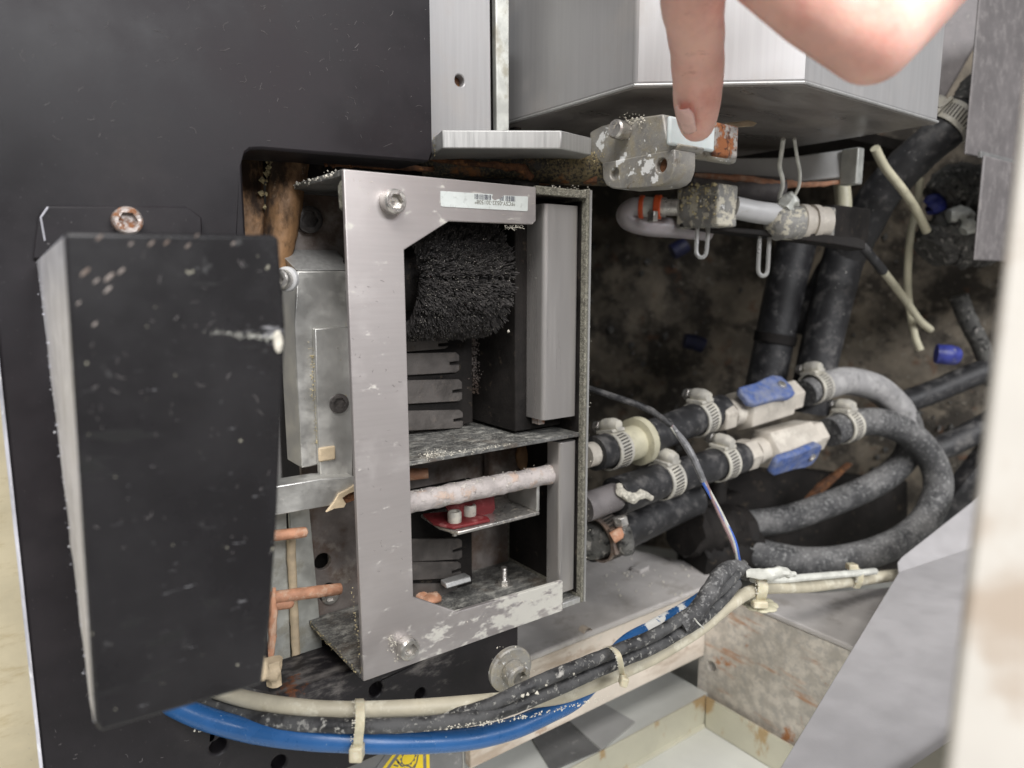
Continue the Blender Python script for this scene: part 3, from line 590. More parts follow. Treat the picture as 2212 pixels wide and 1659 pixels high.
t = thing('red_pad_bracket', 'small bent steel bracket holding a red pad below the pipe', 'bracket', PY(1080, 1140, .29))
ya = .281
z0 = PY(1050, 1142, ya).z
bx0, bx1 = PY(990, 1140, ya).x, PY(1166, 1110, ya).x
MB().prism([V((bx0, ya, z0)), V((bx1, ya, z0)), V((bx1, ya+.034, z0)), V((bx0-.002, ya+.034, z0)), V((bx0-.0035, ya+.012, z0))], (0, 0, .002)).build('base_leg', 'screw', t, .0006)
MB().box((bx1-.002, ya, z0+.002), (bx1, ya+.026, z0+.0185)).build('upright_leg', 'alu', t, .0006)
rp = [V((bx0-.001, ya+.003, z0+.0022)), V((bx0+.020, ya+.0015, z0+.0022)), V((bx0+.0215, ya+.006, z0+.0022)), V((bx0+.017, ya+.022, z0+.0022)), V((bx0-.003, ya+.030, z0+.0022)), V((bx0-.006, ya+.014, z0+.0022))]
MB().prism(rp, (0, 0, .0016)).build('red_pad', 'red', t, .0005)
yr = ya+.013
rb = [PY(x, y, yr) for x, y in [(960, 1087), (974, 1113), (996, 1130), (1028, 1127), (1060, 1117), (1070, 1099), (1068, 1070), (1044, 1055), (1000, 1060), (966, 1070)]]
MB().plate(rb, (0, .0015, 0)).build('red_flap', 'red', t, .0004)
for dx, dy in ((.0035, .009), (.0150, .013)):
    MB().screw(V((bx0+dx, ya+dy, z0+.0038)), (0, 0, 1), .0035, .0056).build('screw', 'clamp', t)
    MB().lathe(V((bx0+dx, ya+dy, z0)), (0, 0, -1), [(0, .0026), (.0018, .0026), (.0018, .0016), (.0034, .0014)], 12).build('screw_tip', 'screw', t)
# stud and other things on the bottom wall
zb = ZB+.0022
def stud(px, py):
    p = PZ(px, py, zb)
    q = thing('threaded_stud', 'upright threaded stud with a nut on the housing floor', 'stud', p)
    MB().lathe(p, (0, 0, 1), [(0, .0034), (.003, .0034)], 6).build('nut', 'screw', q, .0003)
    MB().lathe(p, (0, 0, 1), [(.003, .0018)]+[(.003+.0006*k, .0018-.0003*(k % 2)) for k in range(1, 13)], 12).build('thread', 'screw', q)
    MB().lathe(p-V((0, 0, 0)), (0, 0, 1), [(0, .0052), (.0006, .0052)], 18).build('washer', 'screw', q)
stud(1089, 1262)
o = MB().obox(PY(985, 1254, .312), (.008, .0, 0), (0, .003, 0), (0, .0006, .0014)).build('bright_clip', 'cut', bevel=.0006); tag(o, 'small shiny metal clip at the foot of the lower comb fingers', 'clip')
mb = MB(); c = PZ(938, 1306, zb)
mb.sphere(c+V((0, .004, .002)), .0055, 14, 9, (1.1, 1, .5)); mb.sphere(c+V((-.004, .0075, .0028)), .0038, 12, 8, (1, 1, .9)); mb.sphere(c+V((.003, .009, .001)), .0045, 12, 8, (1.1, 1, .5))
for v in mb.v: v += V((noise.noise(v*350), noise.noise(v*350+V((5, 5, 5))), noise.noise(v*350+V((9, 2, 1)))))*.0012
o = mb.build('pastry_scrap', 'copper', ang=80); tag(o, 'pinkish brown scrap caught in the lower left of the housing window', 'scrap')
o = MB().tube([PY(870, 1026, .315), PY(925, 1022, .309)], [.0034, .0028], 12).build('orange_rod', 'orange'); o.data.materials[0] = mt['copper']; tag(o, 'short orange rod end under the divider shelf', 'rod')
# blocks seen behind the pipe
o = MB().obox(PY(1105, 1000, .33), (.018, 0, 0), (0, .004, 0), (0, 0, .011)).build('pump_block', 'back', bevel=.002); tag(o, 'stained grey block behind the pipe in the lower compartment', 'block')
o = MB().sphere(PY(1136, 985, .322), .009, 14, 9, (.8, .5, 1)).build('sponge', 'foil'); o.data.materials[0] = mt['tan']; tag(o, 'orange brown sponge lump stuck under the divider shelf', 'sponge')

# ============================================================ parts to the left of the housing
YB = .312
t = thing('clamp_block', 'grey aluminium block left of the housing with stepped plate', 'block', PY(690, 1045, YB))
body = [PY(x, y, YB+.004) for x, y in [(642, 585), (760, 585), (760, 735), (690, 735), (684, 830), (692, 1004), (652, 1012), (641, 812), (636, 700)]]
MB().plate(body, (0, .02, 0)).build('block_body', 'alu', t, .0007)
a_, b_ = PY(642, 584, YB+.004), PY(762, 584, YB+.004)
MB().add([a_+V((0, .0003, 0)), b_+V((0, .0003, 0)), b_+V((0, .018, .010)), a_+V((-.0035, .018, .010)), a_+V((0, .02, 0)), b_+V((0, .02, 0))], [(0, 1, 2, 3), (0, 3, 4), (1, 5, 2), (3, 2, 5, 4), (0, 4, 5, 1)]).build('chamfer_face', 'cut', t, .0003)
MB().plate([PY(x, y, YB) for x, y in [(680, 710), (762, 705), (762, 1046), (693, 1048), (684, 860)]], (0, .0037, 0)).build('stepped_plate', 'alu', t, .0005)
MB().screw(PY(731, 871, YB+.0005), (0, -1, 0), .0047, .0016).build('screw', 'dscrew', t)
MB().obox(PY(706, 980, YB-.0006), (.0042, 0, 0), (0, .0008, 0), (0, 0, .0034)).build('yellow_pad', 'foil', t, .0008)
mb = MB(); mb.crumbs(PY(672, 745, YB+.002), PY(686, 960, YB+.002), 150, .0006, .0002, .0007); mb.build('crumbs', 'ycrumb', t, kind='stuff')
t = thing('side_screw', 'silver pan head screw with white washer beside the black guard', 'screw', PY(622, 602, .30))
p = PY(622, 603, .309)
MB().lathe(p, (-.75, -.66, 0), [(0, .0056), (.0022, .0054), (.0026, .0045)], 22).build('washer', 'whiteplastic', t, .0003)
MB().screw(p+V((-.75, -.66, 0))*.0025, (-.75, -.66, 0), .0042, .0055).build('screw_head', 'screw', t)

t = thing('cross_bar', 'bright aluminium cross bar between the guard and the housing', 'bar', PY(680, 1105, .304))
MB().plate([PY(x, y, .304) for x, y in [(560, 1056), (692, 1034), (768, 1030), (768, 1083), (560, 1120)]], (0, .012, 0)).build('bar_body', 'alu', t, .0006)
mb = MB()
rim = [(703, 1106), (722, 1083), (732, 1066), (748, 1058), (768, 1046), (768, 1060), (750, 1066), (738, 1075), (748, 1088), (742, 1096), (722, 1099)]
pts = [PY(x, y, .302-.0015*(i % 3)) for i, (x, y) in enumerate(rim)]
fo = MB(); n_ = len(pts); cen = [PY(735, 1072, .3035), ]
top_ = [PY(x, y, .3032) for x, y in rim]
fo.add([p+V((noise.noise(p*900)*.0006, noise.noise(p*700)*.0008-.0006, 0)) for p in top_]+[p+V((0, .0008, 0)) for p in top_], [tuple(range(n_)), tuple(range(2*n_-1, n_-1, -1))]+[(i, i+n_, (i+1) % n_+n_, (i+1) % n_) for i in range(n_)])
o = fo.build('torn_tape', 'foil', bevel=.0002); tag(o, 'torn beige tape scrap at the end of the aluminium cross bar', 'tape')
o = MB().plate([PY(x, y, .3036) for x, y in [(736, 1074), (750, 1067), (768, 1062), (768, 1080), (748, 1087)]], (0, .0003, 0)).build('rust_patch', 'rust', t)

o = MB().plate([PY(x, y, .334) for x, y in [(585, 1098), (618, 1098), (628, 1440), (585, 1450)]], (0, .003, 0)).build('galvanised_strip', 'galv', bevel=.0004); tag(o, 'narrow galvanised strip behind the guard, left of the dark gap', 'strip')
o = MB().plate([PY(x, y, .334) for x, y in [(626, 1098), (668, 1098), (700, 1440), (640, 1440)]], (0, .003, 0)).build('galvanised_sheet', 'galv', bevel=.0004); tag(o, 'pale galvanised sheet behind the lower left of the housing', 'sheet')
o = MB().tube([PY(628, 1150, .332), PY(634, 1300, .332), PY(641, 1440, .332)], .0022, 12, jit=.15).build('sealant_bead', 'foil'); tag(o, 'cream vertical sealant bead along the galvanised sheet', 'sealant')
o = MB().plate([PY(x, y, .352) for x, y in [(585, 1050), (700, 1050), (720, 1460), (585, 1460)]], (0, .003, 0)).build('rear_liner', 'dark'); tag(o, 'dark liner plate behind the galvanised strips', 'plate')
for nm, lab, q, r in (('copper_rod', 'short upper pinkish rod poking out beside the guard', [(560, 1160), (600, 1156), (654, 1150)], .0026), ('copper_rod', 'long lower pinkish rod with rounded tip pointing right', [(570, 1294), (640, 1284), (727, 1273)], .0029), ('copper_rod', 'broken rod stub just under the long pinkish rod', [(570, 1310), (600, 1306), (624, 1303)], .0026)):
    ps = [PY(x, y, .312) for x, y in q]
    e = (ps[-1]-ps[-2]).normalized()
    o = MB().tube(ps+[ps[-1]+e*r*.6, ps[-1]+e*r*.95], [r, r, r, r*.8, r*.3], 14, 6, jit=.06).build(nm, 'copper'); tag(o, lab, 'rod', 'pinkish rods beside the guard')
mb = MB().tube([PY(592, 1270, .304), PY(590, 1320, .304), PY(586, 1390, .304), PY(581, 1430, .304)], [.0008, .0020, .0018, .0016], 10, 8, jit=.4)
o = mb.build('rusty_strut', 'copper'); tag(o, 'short flaking orange strut low beside the guard edge', 'strut')
o = MB().tube([PY(587, 1425, .296), PY(590, 1455, .296), PY(594, 1478, .296)], [.0035, .004, .003], 10, 6, jit=.5).build('frayed_plug', 'foil'); tag(o, 'frayed tan plug at the foot of the flaking strut', 'plug')
o = MB().sphere(PY(567, 1442, .20), .0028, 10, 8, (.55, .5, 1.5)).build('paper_scrap', 'foil'); tag(o, 'curled pale scrap at the lower right guard corner', 'scrap')
# brown parts in the cutout corner
o = MB().plate([PY(x, y, .338) for x, y in [(500, 322), (568, 326), (576, 580), (500, 580)]], (0, .004, 0)).build('brown_plate', 'tan', bevel=.001); tag(o, 'brown stained plate in the top left corner of the cutout', 'plate')
o = MB().tube([PY(625, 335, .338), PY(618, 400, .336), PY(608, 490, .334), PY(590, 600, .332)], [.0095, .0088, .0078, .006], 20, 8, jit=.05).build('brown_duct', 'tan', bevel=0); tag(o, 'tapering tan duct beside the housing, under the panel edge', 'duct')
mb = MB()
for i in range(46): mb.crumb(PY(585+random.gauss(0, 8), random.uniform(345, 470), .335), random.uniform(.0006, .0022))
o = mb.build('dirt_clumps', 'flour', kind='stuff'); o.data.materials[0] = mt['ycrumb']; o['label'] = 'dusty crumbs clinging between the brown plate and duct'
# dark block above the housing, rusty bits
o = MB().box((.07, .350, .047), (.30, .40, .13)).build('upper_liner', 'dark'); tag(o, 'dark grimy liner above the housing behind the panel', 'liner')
mb = MB()
mb.tube([PY(700, 350, .326), PY(760, 356, .326), PY(850, 362, .326), PY(935, 366, .326)], .0014, 8, 8, jit=.6)
for i in range(26): mb.crumb(PY(random.uniform(700, 840), 352+random.uniform(-4, 8), .324), random.uniform(.0006, .0018))
o = mb.build('rusty_seam', 'rust'); tag(o, 'rusty seam with flakes between panel edge and housing top', 'seam')

def scratches(parent, fn, x0, y0, x1, y1, n, mat, lift=V((0, -.0001, 0)), amp=9, r=.00006):
    mb = MB()
    for i in range(n):
        x, y = random.uniform(x0, x1), random.uniform(y0, y1); an = random.gauss(.5, .9); l_ = random.uniform(2, amp)*random.random()+1.5
        k = random.gauss(0, .5); q = [(x, y), (x+math.cos(an)*l_, y-math.sin(an)*l_), (x+math.cos(an)*l_+math.cos(an+k)*l_, y-math.sin(an)*l_-math.sin(an+k)*l_)]
        mb.tube([fn(a_, b_)+lift for a_, b_ in q], r*random.uniform(.6, 1.5), 4, 3)
    return mb.build('scratches', mat, parent, kind='stuff')
_p = bpy.data.objects['machine_panel']; _g = bpy.data.objects['guard_plate']; _h = bpy.data.objects['brush_housing']
scratches(_p, lambda x, y: PY(x, y, YP), 20, 10, 920, 320, 60, 'cabinet', amp=16, r=.00005)
scratches(_p, lambda x, y: PY(x, y, YP), 560, 10, 920, 300, 35, 'greyblock', amp=8, r=.00005)
scratches(_p, lambda x, y: PY(x, y, YP), 60, 1500, 800, 1655, 40, 'greyblock', amp=5, r=.00005)
scratches(_g, lambda x, y: PY(x, y, YG), 170, 540, 600, 1200, 60, 'greyblock', amp=12)
scratches(_h, lambda x, y: PY(x, y, YF), 760, 560, 870, 1280, 40, 'dscrew', amp=3, r=.00004)
scratches(_h, lambda x, y: PY(x, y, YF), 760, 390, 1150, 470, 30, 'flour', amp=4, r=.00005)
# ============================================================ stainless parts at the top
t = thing('stainless_housing', 'large brushed stainless box with chamfered corner above the pointing finger', 'box', (.33, .28, .089))
zb = .089
q1, q2 = PZ(1370, 190, zb), PZ(1737, 184, zb)
xr = PY(2027, 245, q2.y).x
foot = [V((q1.x, .385, zb)), q1, q2, V((xr, q2.y, zb)), V((xr, .345, zb))]
MB().prism([p+V((0, 0, .0012)) for p in foot], (0, 0, .70)).build('box_body', 'steel', t, .0016, 3)  # made tall beyond the view so it shades the chamber from the lamp
cen = sum(foot, V((0, 0, 0)))/5
MB().prism([p+(cen-p)*.006 for p in foot], (0, 0, .0011)).build('bottom_plate', 'boxunder', t, .0003)
mb = MB()
for a_, b_ in zip(foot[:3], foot[1:4]): mb.tube([a_+V((0, 0, .0012)), b_+V((0, 0, .0012))], .0008, 8)
mb.build('weld_seam', 'cut', t)
t = thing('support_post', 'vertical stainless strip with one threaded hole beside the black panel', 'post', (.2, .318, .07))
ys = .318
st = [PY(x, y, ys) for x, y in [(905, -90), (1058, -90), (1062, 330), (905, 330)]]
hc = PY(993, 174, ys)
MB().plate(st, (0, .006, 0), [(hc, .0029)]).build('strip', 'steel', t, .0006)
MB().lathe(hc+V((0, .0045, 0)), (0, 1, 0), [(0, .0029), (.001, .0029)], 14).build('hole_bottom', 'rust', t)
o = MB().plate([PY(x, y, .322) for x, y in [(1070, -90), (1100, -90), (1100, 330), (1074, 330)]], (0, .004, 0)).build('thin_post', 'galv', bevel=.0006); tag(o, 'thin pale edge strip between dark gap and the stainless box', 'post')
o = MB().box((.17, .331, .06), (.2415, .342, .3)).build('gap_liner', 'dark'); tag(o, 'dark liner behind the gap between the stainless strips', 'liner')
# mounting bar
t = thing('mounting_bar', 'short thick aluminium bar with angled ends under the stainless strip', 'bar', D(1080, 320, .335))
d0 = .333
P_ = [D(940, 302, .345), D(955, 302, d0-.001), D(1212, 302, d0), D(1278, 302, .350)]
zt_, zb_ = D(1080, 282, d0).z, D(1080, 321, d0).z
ft = [V((p.x, p.y, zb_)) for p in P_]+[V((P_[3].x+.02, P_[3].y+.06, zb_)), V((P_[0].x+.02, P_[0].y+.05, zb_))]
MB().prism(ft, (0, 0, zt_-zb_)).build('bar_body', 'cut', t, .0006)
mb = MB(); mb.crumbs(V((P_[0].x, P_[0].y, zt_)), V((P_[0].x, P_[0].y, zb_)), 50, .0007, .0002, .0006); mb.build('crumbs', 'ycrumb', t, kind='stuff')
o = MB().tube([D(915, 352, .372), D(1080, 354, .370), D(1200, 362, .368), D(1312, 366, .374)], [.0075, .0078, .0086, .0086], 18, 8, jit=.05).build('greasy_shaft', 'grease'); tag(o, 'greasy dark shaft with rust below the sawn aluminium bar', 'shaft')
t = thing('rusty_rail', 'rust flaked rail running under the bar behind the housing top', 'rail', D(1100, 365, .36))
MB().tube([D(930, 345, .365), D(1010, 352, .362), D(1080, 358, .36), D(1130, 366, .358), D(1150, 385, .357)], [.0010, .0014, .0018, .0026, .0014], 8, 8, jit=.8).build('rust_ridge', 'rust', t)
MB().tube([D(1165, 388, .372), D(1230, 384, .37), D(1290, 384, .368)], .003, 8, 8, jit=.5).build('lower_ridge', 'rust', t)
mb = MB(); mb.crumbs(D(1130, 338, .360), D(1300, 340, .362), 420, .0016, .0002, .0007); mb.build('crumbs', 'ycrumb', t, kind='stuff')

# latch bracket
t = thing('latch_bracket', 'grey cast bracket with two holes and white paint chips under the fingertip', 'bracket', D(1400, 400, .33))
xb = D(1440, 320, .325).x
up = [PX(x, y, xb+.002) for x, y in [(1274, 285), (1300, 271), (1362, 256), (1432, 246), (1440, 300), (1470, 312), (1460, 326), (1300, 356), (1276, 330)]]
MB().plate(up, (.018, 0, 0)).build('bracket_body', 'cast', t, .0009, 3)
hA, hB = PX(1327, 375, xb), PX(1428, 357, xb)
ear = [PX(x, y, xb) for x, y in [(1300, 352), (1457, 322), (1457, 352), (1455, 368), (1448, 386), (1438, 396), (1424, 402), (1400, 405), (1340, 409), (1322, 407), (1309, 400), (1302, 386)]]
MB().plate(ear, (.015, 0, 0), [(hA, .0029), (hB, .0033)]).build('ear', 'cast', t, .0007, 3)
for c, r, q in ((hA, .003, 'cast'), (hB, .0034, 'rust')): MB().lathe(c+V((.0030, 0, 0)), (1, 0, 0), [(0, r), (.002, r)], 14).build('hole_bottom', q, t)
MB().lathe(PX(1350, 284, xb+.002), (-1, -.12, .03), [(-.002, .0046), (.0075, .0046), (.0085, .0038), (.0087, .001)], 22).build('pin', 'screw', t)
axbox(MB(), 1462, 258, 332, .345, 1440, 1596).build('arm', 'cast', t, .002, 3)
axbox(MB(), 1543, 262, 335, .338, 1530, 1597).build('rust_end', 'rustblock', t, .0025, 3)
mb = MB(); mb.crumbs(PX(1345, 262, xb), PX(1395, 262, xb), 70, .0016, .0003, .0009); mb.build('paint_flakes', 'flour', t, kind='stuff')
o = MB(); axbox(o, 1447, 250, 311, .318, 1438, 1546); o = o.build('sensor_block', 'plastic', bevel=.0018, seg=3); tag(o, 'pale blue plastic block touched by the fingertip', 'block')
o = MB().prism([D(1575, 268, .36), D(1625, 262, .372), D(1636, 266, .372), D(1628, 273, .37), D(1580, 276, .36)], (0, .003, .001)).build('paint_shard', 'foil', bevel=.0002); tag(o, 'sliver of cream paint right of the rusty block', 'paint')

# slide rails under the box
def bx(name, mat, lab, cat, px, t_, b_, d, l, r, bev=.001, grp=None):
    mb = MB(); axbox(mb, px, t_, b_, d, l, r); o = mb.build(name, mat, bevel=bev); tag(o, lab, cat, grp); return o
o = MB().prism([D(x, y, .46) for x, y in [(1500, 342), (1700, 340), (1862, 318), (1862, 378), (1740, 392), (1500, 385)]], V((.62, .78, 0))*.03).build('grey_rail', 'lightgrey', bevel=.001); tag(o, 'grey rail in shadow under the stainless box', 'rail')
o = MB().tube([D(1500, 378, .452), D(1600, 386, .452), D(1700, 398, .455), D(1770, 398, .46), D(1850, 388, .465)], [.0014, .0022, .0024, .0016, .001], 8, 8, jit=.6).build('rusty_line', 'copper'); tag(o, 'orange rust ridge along the lower edge of the grey rail', 'rust')
o = MB().tube([D(1490, 400, .46), D(1690, 412, .46)], .0085, 18).build('round_rod', 'cabinet'); tag(o, 'dull grey round rod below the rusted rail', 'rod')
bx('clear_bracket', 'galv', 'pale bracket with glossy edge at the end of the grey rail', 'bracket', 1852, 318, 396, .45, 1815, 1866)
o = MB().tube([D(1818, 395, .49), D(1822, 440, .49), D(1822, 500, .49)], .0055, 14).build('cream_post', 'wirecream'); tag(o, 'blurred cream post behind the valve block', 'post')

# ============================================================ sensor / valve assembly on the black arm
t = thing('manifold_arm', 'black arm carrying crumb covered block, white fitting and elbow', 'manifold', D(1650, 520, .44))
MB().prism([D(1470, 482, .44), D(1600, 492, .44), D(1720, 502, .44), D(1850, 512, .44), D(1870, 520, .44), D(1870, 540, .44), D(1800, 528, .44), D(1700, 515, .44), D(1560, 500, .44), D(1470, 490, .44)], V((.6, .78, 0))*.022).build('arm_plate', 'dark', t, .0008)
mb = MB(); axbox(mb, 1552, 396, 487, .418, 1461, 1594); mb.build('front_block', 'crumbblock', t, .0014)
mb = MB(); axbox(mb, 1784, 446, 512, .445, 1728, 1806); mb.build('rear_block', 'crumbblock', t, .0014)
mb = MB(); axbox(mb, 1800, 442, 520, .46, 1740, 1880); mb.build('black_block', 'dark', t, .0014)
MB().tube([D(1585, 448, .432), D(1640, 459, .436), D(1700, 466, .442)], .0068, 16).build('white_link', 'whiteplastic', t)
eb = MB().sphere(D(1688, 482, .441), .0108, 18, 12, (1, 1, 1)); eb.lathe(D(1680, 482, .440), RT+FW*.2+UP*.02, [(0, .0095), (.014, .0105)], 20)
for v in eb.v: v += V((noise.noise(v*300), noise.noise(v*300+V((5, 5, 5))), noise.noise(v*300+V((9, 2, 1)))))*.0011
eb.build('elbow', 'crumbblock', t, ang=80)
MB().lathe(D(1722, 480, .444), RT+FW*.2+UP*.02, [(0, .0098), (.001, .0112), (.005, .0112), (.0052, .0098), (.0085, .0098), (.0088, .0112), (.013, .0112), (.0132, .0100), (.02, .0100)], 28).build('threaded_nut', 'beigeplastic', t)
MB().tube([D(1690, 455, .436), D(1700, 440, .438), D(1712, 432, .44)], .0055, 10, jit=.4).build('lump', 'galv', t)
mb = MB()
for i in range(90):
    p = D(random.uniform(1465, 1550), random.uniform(396, 470), .418); mb.crumb(V((PX(1500, 440, D(1552, 440, .418).x).x, p.y+.004, p.z)) if 0 else PX(random.uniform(1468, 1548), 398+random.random()**1.6*75, D(1552, 440, .418).x), random.uniform(.0004, .0017))
mb.build('crumbs', 'ycrumb', t, kind='stuff')
# connector on the left
t = thing('orange_collar_fitting', 'small fitting with two orange collars and a looped translucent tube', 'fitting', D(1430, 460, .43))
axd = (D(1380, 446, .44)-D(1465, 447, .432))
p = D(1465, 448, .434)
L_ = axd.length
MB().lathe(p, axd, [(0, .0050), (.3*L_, .0050), (.3*L_, .0060), (.42*L_, .0060)], 18).build('nut', 'screw', t)
MB().lathe(p, axd, [(.42*L_, .0074), (.60*L_, .0074)], 18).build('orange_collar', 'orange', t, .0004)
MB().lathe(p, axd, [(.60*L_, .0062), (.86*L_, .0062)], 18).build('green_tube', 'galv', t)
MB().lathe(p, axd, [(.86*L_, .0072), (.98*L_, .0072)], 18).build('orange_collar', 'orange', t, .0004)
MB().tube([D(1384, 446, .4405), D(1366, 448, .442), D(1350, 462, .444), D(1362, 479, .446), D(1405, 488, .45), D(1465, 494, .455), D(1530, 502, .465)], [.0058, .0058, .0056, .006, .0068, .0062, .0056], 16, 8).build('looped_tube', 'lilac', t)
bx('small_nut', 'screw', 'small grey nut under the orange collars', 'nut', 1412, 455, 478, .428, 1398, 1422, .0006)
for x, y0, y1, w, d, lab in ((1515, 486, 556, 11, .435, 'nearer clear plastic hook hanging under the crumb covered block'), (1648, 508, 596, 10, .445, 'longer clear plastic hook hanging further right')):
    pts = [D(x-w+3, y0, d), D(x-w+1, (y0+y1)/2, d), D(x-w, y1-14, d), D(x-w*.7, y1-4, d), D(x, y1, d), D(x+w*.7, y1-4, d), D(x+w, y1-14, d), D(x+w+2, (y0+y1)/2, d), D(x+w+4, y0, d)]
    o = MB().tube(pts, .0013, 10, 6).build('clear_hook', 'clear'); tag(o, lab, 'hook', 'clear hooks under the manifold')
for q, r, lab in (([(1692, 300), (1688, 330), (1684, 360), (1690, 385), (1690, 405), (1683, 430), (1690, 446)], .0013, 'thicker pale wire hanging down to the elbow'), ([(1716, 300), (1722, 340), (1728, 375), (1725, 405), (1712, 428), (1704, 442)], .0010, 'thinner pale wire right of the thicker one')):
    o = MB().tube([D(x, y, .40+.0003*(y-300)) for x, y in q], r, 8, 6).build('pale_wire', 'wire'); tag(o, lab, 'wire', 'pale wires above the elbow')

# ============================================================ back right: hoses, cables, caps
t = thing('thick_black_hose', 'thick black floury hose running diagonally under the stainless box', 'hose', D(1900, 420, .53))
MB().tube([D(1740, 720, .62), D(1800, 600, .60), D(1856, 500, .57), D(1905, 415, .55), D(1985, 332, .53), D(2055, 275, .52), D(2085, 245, .52)], [.0175, .0165, .0155, .0148, .0142, .0135, .013], 24, 10, jit=.05).build('hose_body', 'rubber', t)
def clampA(loc, xd, up, R_, label, group, first=None):
    if first: c = copy_tree(first)
    else:
        c = thing('hose_clamp', label, 'clamp', (0, 0, 0))
        n = 40; rs = []
        for k in range(n):
            a_ = 2*math.pi*k/n; d_ = V((0, math.sin(a_), math.cos(a_)))
            rs.append([d_*1.02+V((-.58, 0, 0)), d_*1.02+V((.58, 0, 0)), d_*1.10+V((.58, 0, 0)), d_*1.10+V((-.58, 0, 0))])
        MB().rings([[p*.010 for p in r] for r in rs], closed=True).build('band', 'clamp', c)
        mb = MB()
        for k in range(30):
            a_ = math.pi*.16+k*math.pi*1.68/30; d_ = V((0, math.sin(a_), math.cos(a_))); e_ = V((0, math.cos(a_), -math.sin(a_)))
            mb.obox(d_*.01105, V((.0034, 0, 0))+e_*.0005, e_*.00042, d_*.00012)
        mb.build('worm_slots', 'slot', c)
        MB().tube([V((0, -.0070, .0138)), V((0, -.003, .0142)), V((0, .003, .0142)), V((0, .0055, .0140))], [.0030, .0042, .0042, .0034], 14, 4).build('screw_housing', 'clamp', c)
        MB().obox(V((0, 0, .0112)), (.0056, 0, 0), (0, .0062, 0), (0, 0, .0010)).build('saddle', 'clamp', c, .0004)
        h_ = MB().lathe(V((0, .0055, .0140)), (0, 1, 0), [(0, .0028), (.0012, .0030), (.0012, .0036), (.0050, .0036), (.0056, .0028)], 6); h_.build('screw_head', 'screw', c, .0004)
        MB().obox(V((0, .0111, .0140)), (.0036, 0, .0012), (0, .0003, 0), (-.0002, 0, .0005)).build('screw_slot', 'slot', c)
    c['label'] = label; c['category'] = 'clamp'; c['group'] = group
    pose(c, loc, xd, up, R_/.010); return c
GC = 'clamps on the water hoses'
cl0 = clampA(D(2066, 262, .518), D(2085, 245, .52)-D(2040, 288, .525), UP+RT*-.35, .0133, 'big pale clamp at the top end of the thick black hose', GC)
o = MB().tube([D(2080, 248, .522), D(2098, 222, .53), D(2108, 190, .54)], [.0135, .0125, .012], 18, 6, jit=.2).build('hose_stub', 'lump'); tag(o, 'dark crusted hose stub above the big pale clamp', 'hose')
o = MB().prism([D(x, y, .58) for x, y in [(2030, -60), (2150, -60), (2128, 70), (2030, 238)]], V((.6, .78, 0))*.02).build('grey_duct', 'midgrey', bevel=.003); tag(o, 'grey slanted duct panel right of the stainless box', 'duct'); o.data.materials[0] = mt['greyblock']
t = thing('grey_cabinet', 'mottled grey cabinet with a small step at the top right', 'cabinet', D(2160, 560, .47))
mb = MB(); axbox(mb, 2106, -80, 327, .47, 2100, 2400); mb.build('upper_body', 'cabinet', t, .0012)
mb = MB(); axbox(mb, 2118, 338, 562, .475, 2110, 2400); mb.build('lower_body', 'cabinet', t, .0012)
mb = MB(); axbox(mb, 2119, 326, 340, .478, 2112, 2400); mb.build('step_groove', 'midgrey', t, .0003)
#-V((0, 0, .0)), D(2077, 312, .475), D(2083, 306, .475)], (0, .001, 0))
def lump(name, q, r, lab, cat, mat='lump', grp=None, jit=.25):
    ps = [D(x, y, d) for x, y, d in q]
    o = MB().tube(ps, r, 18, 10, jit=jit).build(name, mat); tag(o, lab, cat, grp); return o
lump('pipe_elbow', [(2025, 430, .60), (2060, 405, .60), (2110, 408, .60), (2160, 430, .6)], [.014, .019, .02, .018], 'upper crusted dark pipe elbow beside the cabinet', 'elbow', grp='crusted elbows beside the cabinet')
lump('pipe_elbow', [(2010, 545, .60), (2045, 515, .60), (2095, 520, .60), (2150, 530, .6)], [.017, .022, .022, .018], 'lower crusted dark pipe elbow beside the cabinet', 'elbow', grp='crusted elbows beside the cabinet')
lump('plug', [(2048, 468, .585), (2075, 468, .585), (2095, 474, .585)], [.006, .009, .006], 'pale crusted plug between the two pipe elbows', 'plug', 'galv')
lump('bolt_lump', [(2080, 500, .575), (2092, 490, .575), (2100, 484, .575)], [.004, .007, .005], 'small pale bolt end on the lower elbow', 'bolt', 'galv')
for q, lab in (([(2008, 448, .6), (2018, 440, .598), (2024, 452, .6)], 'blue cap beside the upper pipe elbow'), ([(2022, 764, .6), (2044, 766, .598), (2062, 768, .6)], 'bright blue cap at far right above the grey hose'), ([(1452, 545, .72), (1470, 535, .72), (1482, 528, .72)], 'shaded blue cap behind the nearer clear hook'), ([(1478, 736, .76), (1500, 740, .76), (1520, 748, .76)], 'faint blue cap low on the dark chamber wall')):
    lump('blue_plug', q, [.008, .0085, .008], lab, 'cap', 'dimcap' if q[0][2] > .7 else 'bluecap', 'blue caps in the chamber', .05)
for q, r, lab in (([(1890, 320, .50), (1912, 362, .51), (1950, 410, .52), (1978, 452, .53), (2002, 500, .54)], .0032, 'cream cable arching over the thick black hose'),
                  ([(1988, 385, .60), (1982, 440, .60), (1968, 500, .60), (1962, 560, .60), (1962, 640, .60), (1975, 720, .60), (1988, 756, .60)], .0030, 'cream cable hanging straight down behind the arching one')):
    o = MB().tube([D(*p) for p in q], r, 12, 8).build('cream_cable', 'wirecream'); tag(o, lab, 'cable', 'cream cables at the chamber wall')
t = thing('sleeved_cable', 'cream cable with black sleeve running down right from the arm', 'cable', D(1900, 580, .55))
q = [(1858, 528, .50), (1880, 552, .52), (1908, 586, .54), (1950, 640, .57), (1985, 690, .59), (2010, 712, .60)]
MB().tube([D(*p) for p in q[:3]], .0034, 12, 8).build('black_sleeve', 'rubber', t)
